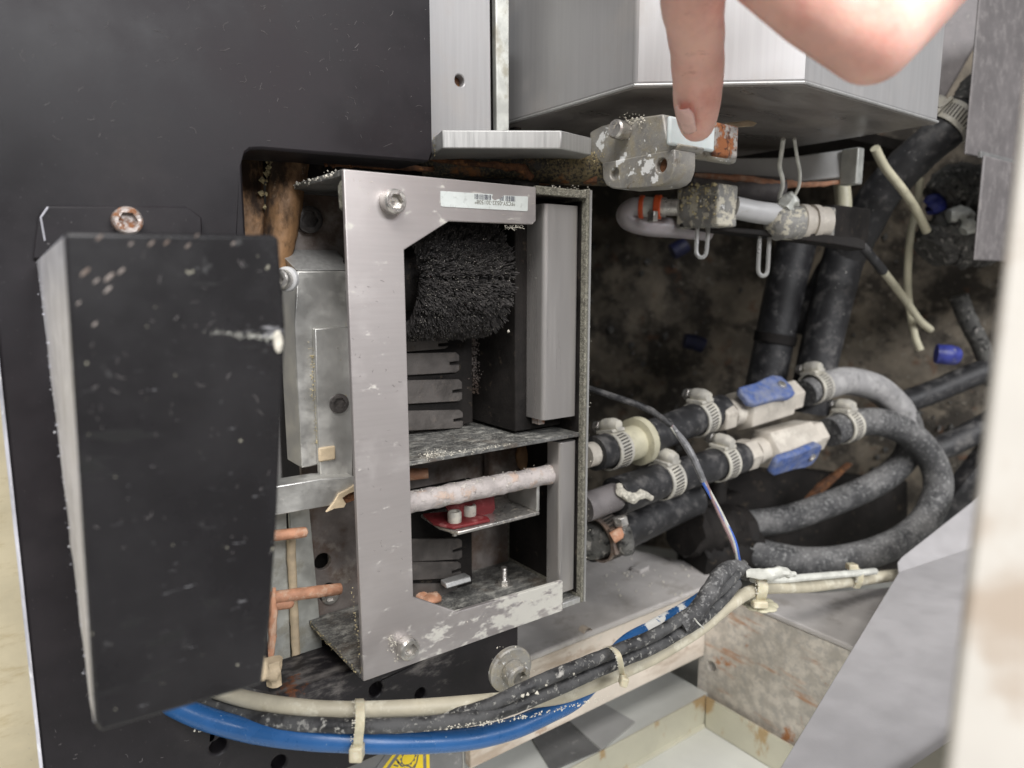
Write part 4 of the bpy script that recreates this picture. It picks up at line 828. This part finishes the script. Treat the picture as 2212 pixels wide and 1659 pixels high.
MB().tube([D(*p) for p in q[2:]], .0030, 12, 8).build('cream_jacket', 'wirecream', t)
MB().sphere(D(1857, 528, .498), .003, 10, 8).build('end_bead', 'foil', t)
lump('dark_pipe', [(2070, 640, .66), (2090, 690, .66), (2125, 760, .66), (2150, 830, .66)], [.008]*4, 'thin grimy pipe sloping down at the far right wall', 'pipe', 'lump', jit=.1)
lump('grimy_hose', [(1950, 870, .66), (2020, 845, .66), (2090, 815, .66), (2180, 780, .66)], [.011]*4, 'dusty dark hose behind the loops at far right', 'hose', 'rubber', 'dark hoses at far right', .05)
lump('grimy_hose', [(1990, 985, .66), (2050, 960, .66), (2110, 930, .66), (2180, 890, .66)], [.0115]*4, 'lower dark hose running behind the outer loop', 'hose', 'rubber', 'dark hoses at far right', .05)
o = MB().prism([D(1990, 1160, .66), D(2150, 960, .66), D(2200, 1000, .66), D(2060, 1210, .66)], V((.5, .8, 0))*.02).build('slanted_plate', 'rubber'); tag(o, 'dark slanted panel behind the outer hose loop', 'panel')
t = thing('pipe_pair', 'pair of black grimy pipes standing in the chamber behind the arm', 'pipes', D(1700, 800, .66))
MB().tube([D(1722, 520, .60), D(1692, 640, .605), D(1664, 780, .61), D(1640, 890, .615)], .0165, 22, 8).build('left_pipe', 'rubber', t)
MB().tube([D(1832, 520, .585), D(1800, 640, .59), D(1766, 780, .595), D(1746, 890, .60)], .0165, 22, 8).build('right_pipe', 'rubber', t)
MB().lathe(D(1676, 722, .607), D(1664, 780, .61)-D(1692, 640, .605), [(0, .0178), (.008, .0178)], 24).build('joint_ring', 'dark', t)
for px, py, w in ((1672, 716, .011), (1775, 700, .006)):
    pb_ = MB().sphere(D(px, py, .606), w, 14, 8, (1, .5, .28))
    for v in pb_.v: v += V((noise.noise(v*120), 0, noise.noise(v*120+V((5, 5, 5)))))*.004
    pb_.build('dust_patch', 'foil', t)


# dark motor block under the hoses
t = thing('motor_block', 'dark rusty lumpy block under the hoses at the shelf edge', 'block', D(1545, 1230, .56))
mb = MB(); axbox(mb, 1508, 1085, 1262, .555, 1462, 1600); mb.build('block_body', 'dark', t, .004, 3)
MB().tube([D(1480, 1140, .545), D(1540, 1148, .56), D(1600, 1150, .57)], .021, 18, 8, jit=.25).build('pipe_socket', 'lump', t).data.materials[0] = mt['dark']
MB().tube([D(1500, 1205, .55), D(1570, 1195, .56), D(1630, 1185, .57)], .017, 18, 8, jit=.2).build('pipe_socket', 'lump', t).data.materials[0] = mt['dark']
o = MB().plate([D(1470, 985, .62), D(1960, 1040, .74), D(1960, 1230, .74), D(1470, 1240, .62)], V((.5, .8, 0))*.01).build('shade_plate', 'dark'); tag(o, 'near black plate standing in for the shade behind the hose loops', 'plate')  # black sheet added as painted shade between the hose loops
o = MB().plate([D(1735, 1090, .63), D(1775, 1045, .63), D(1838, 1000, .63), D(1843, 1003, .63), D(1750, 1092, .63)], (0, .004, 0)).build('rust_blade', 'rust', bevel=.0005); tag(o, 'rusty blade shape in the shadow inside the hose loops', 'blade')
o = MB().tube([D(1275, 1175, .47), D(1340, 1150, .49), D(1420, 1110, .51), D(1500, 1075, .53)], [.0125, .013, .0135, .013], 18, 8, jit=.04).build('shadow_hose', 'rubber'); tag(o, 'fat dark hose running right beneath the two valves', 'hose')
o = MB().obox(PZ(1383, 1228, -.2215), (.006, .001, 0), (-.001, .004, 0), (0, 0, .0016)).build('small_tile', 'lightgrey', bevel=.0004); o.data.materials[0] = mt['beamtop']; tag(o, 'small flat chip lying on the shelf top', 'chip')
mb = MB()
for i in range(60): mb.crumb(PZ(random.uniform(1295, 1500), random.uniform(1195, 1290), -.2225), random.uniform(.0003, .0014))
o = mb.build('shelf_crumbs', 'flour', kind='stuff'); o['label'] = 'scattered crumbs on the shelf top'

# ============================================================ water lines with valves
def valve(label, lever_side):
    r = thing('ball_valve', label, 'valve', (0, 0, 0), 'ball valves on the water hoses')
    mb = MB(); W_ = .0128
    mb.lathe((-.026, 0, 0), (1, 0, 0), [(0, .0095), (.002, .0122), (.044, .0122), (.046, .0112)], 24, (1, 2)); mb.build('valve_body', 'beigeplastic', r, .0008)
    MB().lathe((-.034, 0, 0), (1, 0, 0), [(0, .0085), (.008, .0088)], 20).build('neck', 'lump', r).data.materials[0] = mt['beigeplastic']
    MB().lathe((-.046, 0, 0), (1, 0, 0), [(0, .0095), (.001, .0105), (.010, .0105), (.011, .0095)], 6).build('end_nut', 'beigeplastic', r, .0006)
    MB().lathe((.020, 0, 0), (1, 0, 0), [(0, .0100), (.001, .0110), (.011, .0110), (.012, .010)], 6).build('end_nut', 'beigeplastic', r, .0006)
    MB().lathe((.004, 0, .0105), (0, 0, 1), [(0, .005), (.004, .005)], 14).build('stem', 'beigeplastic', r)
    lv = MB(); out = [(-.030, -.0045), (-.026, -.0068), (-.006, -.0070), (.004, -.0085), (.011, -.0075), (.0135, -.002), (.0125, .006), (.006, .0085), (-.004, .0075), (-.012, .0062), (-.027, .0062), (-.030, .004)]
    lv.prism([V((x*1.05-.001, y*1.15, .0122)) for x, y in out], (0, 0, .0050)); lv.build('lever', 'bluelever', r, .0016, 3)
    MB().screw((.0045, 0, .0170), (0, 0, 1), .0028, .0016).build('lever_screw', 'screw', r)
    return r
LU = [D(1262, 985, .425), D(1340, 966, .447), D(1420, 938, .470), D(1500, 906, .495), D(1560, 885, .515)]
LL = [D(1262, 1097, .425), D(1350, 1065, .443), D(1430, 1038, .465), D(1555, 1000, .502), D(1600, 988, .517)]
camd = lambda p: (-V(p)).normalized()
# upper line
t = thing('upper_hose', 'upper grey hose line looping right from its blue lever valve', 'hose', LU[0])
MB().tube([LU[0], LU[0].lerp(LU[1], .4)], .0075, 16).build('inlet_stub', 'copper', t).data.materials[0] = mt['beigeplastic']
MB().tube([LU[0].lerp(LU[1], .25), LU[1].lerp(LU[2], .1)], .0108, 18).build('dark_sleeve', 'rubber', t)
MB().lathe(LU[1].lerp(LU[2], -.05), LU[2]-LU[1], [(0, .0105), (.001, .0112), (.016, .0112), (.0165, .0158), (.022, .0158), (.0225, .0145)], 24).build('cream_coupling', 'wirecream', t)
MB().tube([LU[1].lerp(LU[2], .7), LU[2].lerp(LU[3], .3), LU[3], LU[4]], .0112, 20, 8).build('front_hose', 'rubber', t)
va = D(1648, 872, .535); vdir = D(1760, 838, .57)-D(1560, 896, .512)
vu = valve('upper ball valve with dusty blue lever facing the viewer', 1)
pose(vu, va, vdir, camd(va)+UP*.42, 1.15)
e1 = D(1738, 850, .566)
MB().tube([e1, D(1780, 832, .578), D(1830, 824, .592), D(1890, 838, .605), D(1940, 880, .615), D(1966, 930, .622), D(1958, 985, .63), D(1915, 1030, .632), D(1850, 1065, .62), D(1760, 1100, .605), D(1690, 1122, .592), D(1590, 1135, .575)],
          [.0108]*3+[.0112]*9, 20, 10).build('loop_hose', 'greyhose', t)
MB().tube([D(1768, 837, .574), D(1790, 830, .581), D(1830, 823, .592), D(1890, 837, .605), D(1935, 874, .614), D(1962, 918, .621)], .0117, 20, 8).build('pale_cover', 'palehose', t)
# lower line
t = thing('lower_hose', 'lower hose line with big outer loop below the second blue valve', 'hose', LL[0])
MB().tube([LL[0], LL[0].lerp(LL[1], .8)], .0088, 16).build('inlet_stub', 'greyblock', t)
MB().tube([LL[0].lerp(LL[1], .75), LL[1].lerp(LL[2], .5), LL[2], LL[3], LL[4]], [.0122, .0118, .0112, .0112, .0112], 20, 8, jit=.03).build('front_hose', 'rubber', t)
mb = MB().tube([D(1336, 1048, .432), D(1342, 1062, .428), D(1362, 1076, .43), D(1388, 1068, .436), D(1408, 1076, .442)], [.002, .0026, .003, .0028, .0015], 8, 8, jit=.5); mb.build('sealant', 'flour', t)
vb = D(1700, 957, .546); vdir2 = D(1800, 930, .574)-D(1600, 986, .517)
vl = valve('lower ball valve with bright blue lever on its underside', -1)
pose(vl, vb, vdir2, camd(vb)*.95+UP*-.55+RT*.05, 1.16)
MB().tube([D(1790, 934, .572), D(1850, 914, .588), D(1910, 914, .60), D(1972, 944, .61), D(2016, 1000, .615), D(2026, 1060, .612), D(2000, 1120, .60), D(1950, 1165, .588), D(1880, 1195, .575), D(1800, 1212, .565), D(1720, 1212, .56), D(1640, 1196, .56), D(1585, 1186, .56)],
          .0118, 22, 10).build('loop_hose', 'greyhose', t)
UPC = UP+RT*-.1
for loc, xd, up, r, lab in (
    (D(1325, 972, .443), LU[1]-LU[0], UP-RT*.4-FW*.2, .0110, 'dark clamp on the left end of the upper hose by the housing'),
    (D(1513, 903, .500), LU[4]-LU[3], UP-RT*.15-FW*.25, .0116, 'clamp left of the upper valve, screw pointing at the viewer'),
    (D(1762, 838, .573), vdir, UP-RT*.2, .0118, 'clamp right of the upper valve on the pale loop'),
    (D(1437, 1036, .468), LL[2]-LL[1], UP-FW*.2, .0116, 'clamp with plaster on the left part of the lower hose'),
    (D(1558, 1000, .503), LL[3]-LL[2], UP-RT*.1-FW*.3, .0116, 'clamp just left of the lower valve'),
    (D(1826, 921, .582), vdir2, UP-RT*.1-FW*.1, .0124, 'clamp right of the lower valve at the outer loop')):
    clampA(loc, xd, up, r, lab, GC, cl0)
c = clampA(D(1308, 1160, .445), LL[1]-LL[0], RT*.5-FW*.9+UP*.1, .0130, 'brown stained clamp low beside the housing wall', GC, cl0)
for ch in c.children:
    if ch.name.startswith(('band', 'screw_housing', 'saddle')): ch.material_slots[0].link = 'OBJECT'; ch.material_slots[0].material = mt['lump' if ch.name.startswith('screw') else 'back']
o = lump('pipe_stub', [(1270, 1168, .452), (1300, 1162, .447), (1330, 1150, .455)], [.0124, .0126, .0124], 'dark pipe stub beside the housing, below the lower hose', 'pipe', 'lump', jit=.05)
o = lump('brass_tip', [(1322, 1162, .425), (1340, 1152, .425), (1346, 1150, .425)], [.0035, .0035, .002], 'small brass tip next to the brown stained clamp', 'tip', 'copper', jit=.1)
for x in (1553, 1585):
    pass
o = lump('hose_support', [(1552, 930, .53), (1556, 1010, .53), (1550, 1080, .53)], [.006]*3, 'dim metal post between the two water hoses', 'post', 'dark', jit=.05)

# thin signal wire
t = thing('signal_wire', 'thin multicolour wire drooping from the housing to the cable junction', 'wire', D(1595, 1212, .40))
wp = [(1270, 838, .41), (1330, 858, .405), (1400, 884, .40), (1452, 920, .395), (1490, 975, .39), (1520, 1040, .39), (1556, 1112, .392), (1582, 1165, .395), (1597, 1214, .40)]
def off(pts, a_, k): return [D(x+a_*math.cos(i*1.3+k), y+a_*math.sin(i*1.3+k)*.5, d) for i, (x, y, d) in enumerate(pts)]
MB().tube(off(wp[:4], 0, 0), [.0018, .0019, .0019, .0017], 10, 8, jit=.2).build('black_sleeve', 'rubber', t)
MB().tube(off(wp[3:6], 0, 0), [.0012, .0021, .0021, .0018], 10, 8).build('grey_sleeve', 'sleeve', t)
MB().tube(off(wp[2:], 3.5, 0), .0011, 8, 8).build('blue_core', 'wireblue', t)
MB().tube(off(wp[3:], 3.5, 2.1), .0011, 8, 8).build('white_core', 'wire', t)
MB().tube(off(wp[3:], 3.5, 4.2), .0011, 8, 8).build('mauve_core', 'wirepink', t)

# ============================================================ cable bundle in front
def cable(name, mat, lab, q, r, cat='cable', grp='cables tied in the front bundle', jit=0):
    o = MB().tube([D(*p) for p in q], r, 18, 10, jit=jit).build(name, mat); tag(o, lab, cat, grp); return o
cable('blue_cable', 'bluecable', 'thick glossy blue cable hanging lowest in the bundle', [(335, 1478, .298), (362, 1512, .294), (395, 1532, .291), (440, 1551, .289), (500, 1569, .287), (570, 1584, .286), (650, 1594, .286), (720, 1599, .287), (820, 1603, .290), (920, 1603, .296), (1000, 1598, .303), (1060, 1587, .309), (1120, 1569, .316), (1188, 1538, .325), (1243, 1508, .334), (1300, 1450, .346), (1350, 1390, .357), (1408, 1355, .367), (1490, 1308, .381), (1550, 1268, .395), (1590, 1246, .41)], [.0046]*15+[.0042, .0038, .0035, .0034, .0033, .0032])
cable('beige_cable', 'beigecable', 'beige cable uppermost at left, crossing under the black ones', [(410, 1466, .310), (470, 1492, .298), (540, 1512, .292), (620, 1525, .289), (700, 1532, .289), (780, 1533, .291), (870, 1530, .294), (960, 1524, .299), (1040, 1517, .305), (1100, 1512, .312), (1150, 1512, .318), (1215, 1503, .325), (1270, 1483, .331), (1340, 1452, .338), (1408, 1421, .345), (1465, 1388, .354), (1518, 1353, .364), (1580, 1303, .378), (1640, 1272, .40), (1740, 1266, .43), (1840, 1254, .46), (1945, 1241, .50), (1990, 1236, .52)], [.0034]*12+[.0035]*7+[.004]*4)
cable('black_cable', 'blackcable', 'lower black cable dusted with flour in the bundle', [(390, 1488, .315), (450, 1522, .300), (520, 1545, .291), (600, 1559, .286), (690, 1566, .284), (780, 1568, .284), (880, 1566, .287), (995, 1555, .292), (1070, 1539, .298), (1133, 1518, .304), (1200, 1490, .311), (1270, 1458, .319), (1340, 1428, .328), (1408, 1400, .338), (1465, 1368, .348), (1518, 1335, .358), (1560, 1296, .37), (1592, 1258, .38)], .0030, jit=.06)
cable('black_cable', 'blackcable', 'upper black cable splitting off above the beige one', [(430, 1466, .315), (500, 1490, .305), (580, 1512, .303), (700, 1540, .303), (820, 1552, .302), (930, 1550, .299), (1010, 1538, .297), (1070, 1518, .298), (1133, 1487, .302), (1200, 1458, .309), (1270, 1430, .317), (1340, 1402, .326), (1408, 1374, .336), (1465, 1340, .346), (1518, 1305, .358), (1565, 1266, .37), (1592, 1238, .38)], .0029, jit=.06)
cable('grey_cable', 'greyhose', 'grey taped cable curling over at the junction', [(1470, 1350, .347), (1505, 1320, .350), (1535, 1275, .358), (1560, 1238, .372), (1590, 1226, .388), (1612, 1238, .398)], .0044, jit=.1)
mb = MB()
for i in range(420):
    q = random.random(); x = 420+q*900
    y = 1578 if x < 820 else 1578-(x-820)**2*.00030
    mb.crumb(D(x, y-random.random()*9+4, .2835+.00000006*(x-700)**2), random.uniform(.00015, .0006))
for x, y, r in ((1128, 1503, .0013), (1140, 1500, .001), (1160, 1497, .0013), (1108, 1508, .0007), (1240, 1455, .0008), (1180, 1480, .0007), (1090, 1520, .0006), (1080, 1512, .0006)): mb.crumb(D(x, y, .298), r)
o = mb.build('flour_specks', 'flour', kind='stuff'); o['label'] = 'flour specks stuck to the cable bundle'
def tie(label, q, d, wpx, head, tail, lift=.004):
    r = thing('cable_tie', label, 'cable tie', D(q[-1][0], q[-1][1], d), 'nylon ties on the cables')
    rs = []
    pts = crom([D(x, y, dd) for x, y, dd in q], 6); side = RT*math.cos(head[2])+UP*math.sin(head[2])
    for i, p in enumerate(pts):
        tn = (pts[min(i+1, len(pts)-1)]-pts[max(i-1, 0)]).normalized(); sd = (side-tn*side.dot(tn)).normalized(); nn = tn.cross(sd)
        w = wpx/2/F*d
        rs.append([p+sd*w-nn*.0006, p+sd*w+nn*.0006, p-sd*w+nn*.0006, p-sd*w-nn*.0006])
    MB().rings(rs).build('strap', 'tie', r, .0002)
    hp = D(head[0], head[1], d); hw = wpx*.72/F*d
    MB().obox(hp, side*hw, (UP*math.cos(head[2])-RT*math.sin(head[2]))*tail, FW*.0032).build('head', 'tie', r, .0008)
    mb = MB()
    for i in range(60):
        k = random.random(); p = pts[int(k*(len(pts)-1))]; mb.crumb(p-side*wpx/2/F*d*random.uniform(.7, 1.6)-FW*.0006, random.uniform(.0002, .0006))
    mb.build('crumbs', 'flour', r, kind='stuff'); return r
tie('frayed nylon tie round the left of the cable bundle with head below', [(776, 1512, .300), (777, 1516, .286), (778, 1530, .2805), (778, 1560, .2775), (775, 1590, .2785), (773, 1612, .281), (772, 1622, .285)], .281, 20, (771, 1625, 0), .0030)
tie('thin yellowed tie round the middle of the bundle right of the bolt', [(1308, 1402, .335), (1322, 1400, .322), (1334, 1412, .315), (1340, 1430, .315), (1343, 1450, .320), (1346, 1464, .327)], .32, 12, (1347, 1470, -.3), .0022)
tie('dusty tie at the cable junction holding the beige cable', [(1622, 1236, .405), (1640, 1246, .392), (1648, 1266, .389), (1645, 1288, .391), (1640, 1304, .397)], .392, 22, (1640, 1304, 0), .002)
tie('tie end on the pale cable near the grey sheet', [(1842, 1222, .462), (1856, 1236, .452), (1858, 1254, .452), (1850, 1270, .456)], .455, 14, (1840, 1224, 0), .002)
t = thing('cable_mount', 'pale flower shaped tie mount base stuck on the shelf', 'mount', D(1640, 1310, .40))
mb = MB()
for k in range(8):
    an = k*math.pi/4; mb.sphere(D(1642, 1306, .40)+V((math.cos(an)*.006, math.sin(an)*.006, 0)), .0042, 10, 6, (1, 1, .35))
mb.build('mount_base', 'wirecream', t)
o = MB().tube([D(1625, 1250, .392), D(1680, 1252, .408), D(1740, 1247, .42), D(1800, 1242, .438), D(1850, 1238, .45), D(1890, 1234, .465)], .0022, 10, 8).build('white_lead', 'wire'); tag(o, 'thin white lead lying on top of the beige cable end', 'cable')
o = MB().tube([D(1612, 1240, .388), D(1650, 1240, .386), D(1690, 1236, .388), D(1716, 1240, .392)], [.002, .0032, .003, .0015], 10, 8, jit=.5).build('tape_lump', 'flour'); tag(o, 'whitish tape lump where the cables meet', 'tape'); o.data.materials[0] = mt['wire']
o = MB().tube([D(1596, 1212, .399), D(1604, 1232, .398), D(1618, 1246, .396)], [.003, .005, .003], 10, 8, jit=.5).build('dark_knot', 'lump'); tag(o, 'dark tangled knot at the cable junction', 'knot')
o = MB().tube([D(1500, 1336, .343), D(1508, 1346, .340), D(1520, 1357, .342)], .0004, 6, 6).build('cut_strand', 'wire'); tag(o, 'tiny cut white strand on the black cables', 'strand')

# flanged bolt under the housing
t = thing('flanged_bolt', 'pale dusty bolt with a wide washer under the housing corner', 'bolt', D(1100, 1440, .34))
p = D(1098, 1441, .352); nv = V((-.10, -1, -.04))
MB().lathe(p, nv, [(0, .0108), (.0008, .0118), (.0030, .0118), (.0036, .0110), (.0036, .0060)], 32).build('washer', 'cast', t)
MB().screw(p+nv*.004, nv, .0062, .0075).build('bolt_head', 'cast', t)
mb = MB(); mb.crumbs(p, p+nv*.006, 160, .005, .0002, .0008); mb.build('crumbs', 'flour', t, kind='stuff')

# lower sheet with the warning sticker
YS = .316
t = thing('lower_cover', 'grey lower cover sheet with part of a yellow warning sticker', 'cover', (.2, YS, -.335))
yv = PY(1003, 1640, YS).x
MB().box((.0, YS, -.335), (yv-.0012, YS+.004, -.2375)).build('sheet_body', 'midgrey', t, .0005)
o = MB().box((yv+.0008, YS+.001, -.303), (.199, YS+.006, -.2375)).build('beige_cover', 'floorgrey', bevel=.0005); tag(o, 'beige grey cover sheet right of the warning sticker', 'cover')
stk = thing('warning_sticker', 'yellow triangular warning sticker with gear symbol, cut by the bottom edge', 'sticker', PY(880, 1659, YS))
def SP(x, y): return PY(x, y, YS-.0003)
SP_ = lambda l: [SP(x, y) for x, y in l]
MB().prism(SP_([(854, 1600), (928, 1600), (932, 1790), (720, 1790)]), (0, .00012, 0)).build('sticker_base', 'midgrey', stk)
dz = V((0, -.0001, 0))
MB().prism([p+dz for p in SP_([(861, 1613), (868, 1613), (740, 1785), (732, 1785)])], (0, .00008, 0)).build('left_stripe', 'yellow', stk)
MB().prism([p+dz for p in SP_([(875, 1613), (913, 1613), (917, 1785), (752, 1785)])], (0, .00008, 0)).build('yellow_field', 'yellow', stk)
MB().prism([p+dz for p in SP_([(920, 1613), (927, 1613), (931, 1785), (924, 1785)])], (0, .00008, 0)).build('right_stripe', 'yellow', stk)
gc = SP(882, 1636); mb = MB(); dz2 = V((0, -.0002, 0))
r_ = (SP(895, 1636)-gc).length
ring = []
for k in range(48):
    an = 2*math.pi*k/48; tt = 1.28 if (k//2) % 2 else 1.08
    ring.append((an, tt))
vs = [gc+dz2+V((math.cos(a_)*r_*q_, 0, math.sin(a_)*r_*q_)) for a_, q_ in ring]+[gc+dz2+V((math.cos(a_)*r_*.98, 0, math.sin(a_)*r_*.98)) for a_, q_ in ring]
mb.add(vs, [(k, (k+1) % 48, 48+(k+1) % 48, 48+k) for k in range(48)])
def stroke(l, w=.00045):
    ps = [p+dz2 for p in SP_(l)]
    for a_, b_ in zip(ps, ps[1:]):
        n_ = V((0, 1, 0)).cross(b_-a_).normalized()*w; mb.add([a_-n_, a_+n_, b_+n_, b_-n_], [(0, 1, 2, 3)])
stroke([(903, 1630), (900, 1645), (895, 1659), (893, 1680)]); stroke([(858, 1645), (868, 1655), (880, 1652), (890, 1660), (897, 1650)]); stroke([(862, 1662), (875, 1660), (888, 1668)]); stroke([(856, 1640), (862, 1648)]); stroke([(850, 1652), (860, 1655)])
mb.build('gear_symbol', 'greyprint', stk)

# ============================================================ right: grey sheet, cream panel; left: yellowed panel
pa, pb, pc = D(1945, 1228, .48), D(1690, 1659, .295), D(2130, 1150, .53)
nn = (pb-pa).cross(pc-pa).normalized()
if nn.y > 0: nn = -nn
PS = lambda x, y: PL(x, y, pa, nn)
t = thing('grey_cover_sheet', 'pale bead blasted sheet metal cover with folded top at lower right', 'cover', pb)
MB().plate([PS(x, y) for x, y in [(1942, 1240), (1690, 1659), (1610, 1792), (1940, 1800), (2050, 1640), (2300, 1480), (2300, 1128), (2120, 1182)]], -nn*.0015).build('main_face', 'sheet', t, .0003)
pd = D(2130, 1050, .575); n2 = (PS(2120, 1180)-PS(1942, 1238)).cross(pd-PS(1942, 1238)).normalized()
P2 = lambda x, y: PL(x, y, PS(1942, 1238), n2)
MB().plate([P2(x, y) for x, y in [(1941, 1236), (1939, 1214), (1948, 1203), (2120, 1068), (2300, 960), (2300, 1126), (2120, 1180)]], n2*.0012*(1 if n2.z < 0 else -1)).build('folded_flange', 'sheet', t, .0004)
MB().plate([PS(x, y)-FW*.0 for x, y in [(2045, 1646), (2300, 1482), (2300, 1492), (2052, 1652)]], nn*.002).build('lower_bead', 'beigecable', t).data.materials[0] = mt['floorgrey']
scratches(t, PS, 1915, 1360, 2050, 1600, 22, 'whiteplastic', lift=-FW*.0002, amp=22, r=.00009)
mb = MB()
for i in range(160):
    q = random.random(); mb.crumb(PS(1942-252*q, 1240+419*q)-FW*.0001, random.uniform(.0001, .0005))
mb.build('edge_grime', 'ycrumb', t, kind='stuff')
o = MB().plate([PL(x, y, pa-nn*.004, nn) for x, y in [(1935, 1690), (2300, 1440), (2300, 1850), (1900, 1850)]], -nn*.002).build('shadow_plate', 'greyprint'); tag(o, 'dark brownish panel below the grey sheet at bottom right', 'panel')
e0, e1 = D(2212, 165, .128), D(2038, 1659, .112)
xe = D(2125, 910, .12).x
ed = (e1-e0).normalized(); e0 = e0-ed*.03; e1 = e1+ed*.03
bk = V((.25, -.97, 0)).normalized()*.12; th = V((.97, .25, 0)).normalized()*.02
t = MB(); t.add([e0, e1, e1+bk, e0+bk, e0+th, e1+th, e1+bk+th, e0+bk+th], [(0, 1, 2, 3), (4, 7, 6, 5), (0, 4, 5, 1), (3, 2, 6, 7), (0, 3, 7, 4), (1, 5, 6, 2)])
o = t.build('machine_door', 'cream', bevel=.0015, seg=3); tag(o, 'out of focus cream door edge close at the right side', 'door')
o = MB().box((-.5, .43, -.4), (.015, .44, .0)).build('side_wall', 'oldcream', bevel=.001); tag(o, 'yellowed cream side panel left of the black panel', 'panel')
# ============================================================ hand
hand = thing('person', 'bare hand reaching in from above, index finger pointing down', 'person', D(1505, 306, .285))
hm = MB()
def cap(a, b, ra, rb, n=9):
    for i in range(n+1):
        q = i/n; hm.sphere(a.lerp(b, q), ra+(rb-ra)*q, 16, 10)
K = 1/F
def path(q):
    for (x0, y0, d0, r0), (x1, y1, d1, r1) in zip(q, q[1:]):
        cap(D(x0, y0, d0), D(x1, y1, d1), r0*d0*K, r1*d1*K, 8)
# index finger: tip, pad, DIP, middle phalanx, PIP, proximal phalanx
path([(1506, 268, .282, 38), (1506, 250, .279, 45), (1506, 215, .274, 52), (1508, 170, .268, 55), (1507, 132, .262, 58.5), (1506, 108, .258, 57), (1504, 78, .253, 62), (1500, 40, .245, 63.5), (1497, 14, .240, 69), (1496, -10, .236, 71), (1498, -60, .228, 72), (1530, -170, .212, 74), (1580, -300, .198, 80)])
# middle finger, folded
path([(1580, -240, .200, 80), (1655, -85, .196, 92), (1760, 0, .195, 94), (1830, 50, .196, 92), (1884, 88, .198, 91)])
path([(1884, 88, .198, 91), (1945, 30, .206, 88), (2040, -75, .212, 86), (2090, -130, .215, 80)])
# ring and little finger folded behind
path([(1700, -250, .205, 84), (1790, -100, .214, 90), (1885, -5, .220, 84), (1990, -90, .228, 80)])
path([(1800, -260, .215, 76), (1880, -130, .228, 78), (1940, -50, .232, 70), (2020, -130, .240, 66)])
# thumb along the index
path([(1760, -420, .185, 110), (1600, -330, .190, 84), (1470, -230, .200, 72), (1420, -150, .212, 62), (1405, -110, .218, 48)])
# palm and wrist
path([(1580, -300, .198, 95), (1760, -420, .195, 150), (1950, -560, .19, 190), (2200, -760, .18, 190), (2500, -1000, .17, 185)])
path([(1700, -250, .205, 95), (1900, -350, .21, 130), (1950, -560, .19, 190)])
o = hm.build('hand', 'skin', hand, ang=180)
rm = o.modifiers.new('remesh', 'REMESH'); rm.mode = 'VOXEL'; rm.voxel_size = .0011; rm.use_smooth_shade = True
sm = o.modifiers.new('smooth', 'SMOOTH'); sm.factor = .6; sm.iterations = 9
# finger nail, set on the left front of the tip
nc = D(1474, 264, .2700); nd = (D(1490, 292, .279)-D(1480, 238, .270)).normalized()
nv = (-ray(1470, 262).normalized()-RT*1.0+UP*.1); nv = (nv-nd*nv.dot(nd)).normalized(); ns = nd.cross(nv)
rows = []
for i in range(9):
    u = -1+i/4; row = []
    for j in range(9):
        w = -1+j/4; hw = .0047*math.sqrt(max(.05, 1-abs(u)**5*.75))
        row.append(nc+nd*u*.0058+ns*w*hw-nv*(w*w*.0021+max(0, u)**2*.0006)+nv*.0005)
    rows.append(row)
ctr = [[p-nv*.0006 for p in r] for r in rows]
mb = MB(); vs = [p for r in rows for p in r]+[p for r in ctr for p in r]; fs = []
for i in range(8):
    for j in range(8):
        a = i*9+j; fs += [(a, a+1, a+10, a+9), (81+a, 81+a+9, 81+a+10, 81+a+1)]
for k in range(8):
    fs += [(k, 81+k, 82+k, k+1), (72+k, 73+k, 154+k, 153+k), (k*9, k*9+9, 81+k*9+9, 81+k*9), (k*9+8, 81+k*9+8, 81+k*9+17, k*9+17)]
mb.add(vs, fs); mb.build('fingernail', 'nail', hand, ang=180)
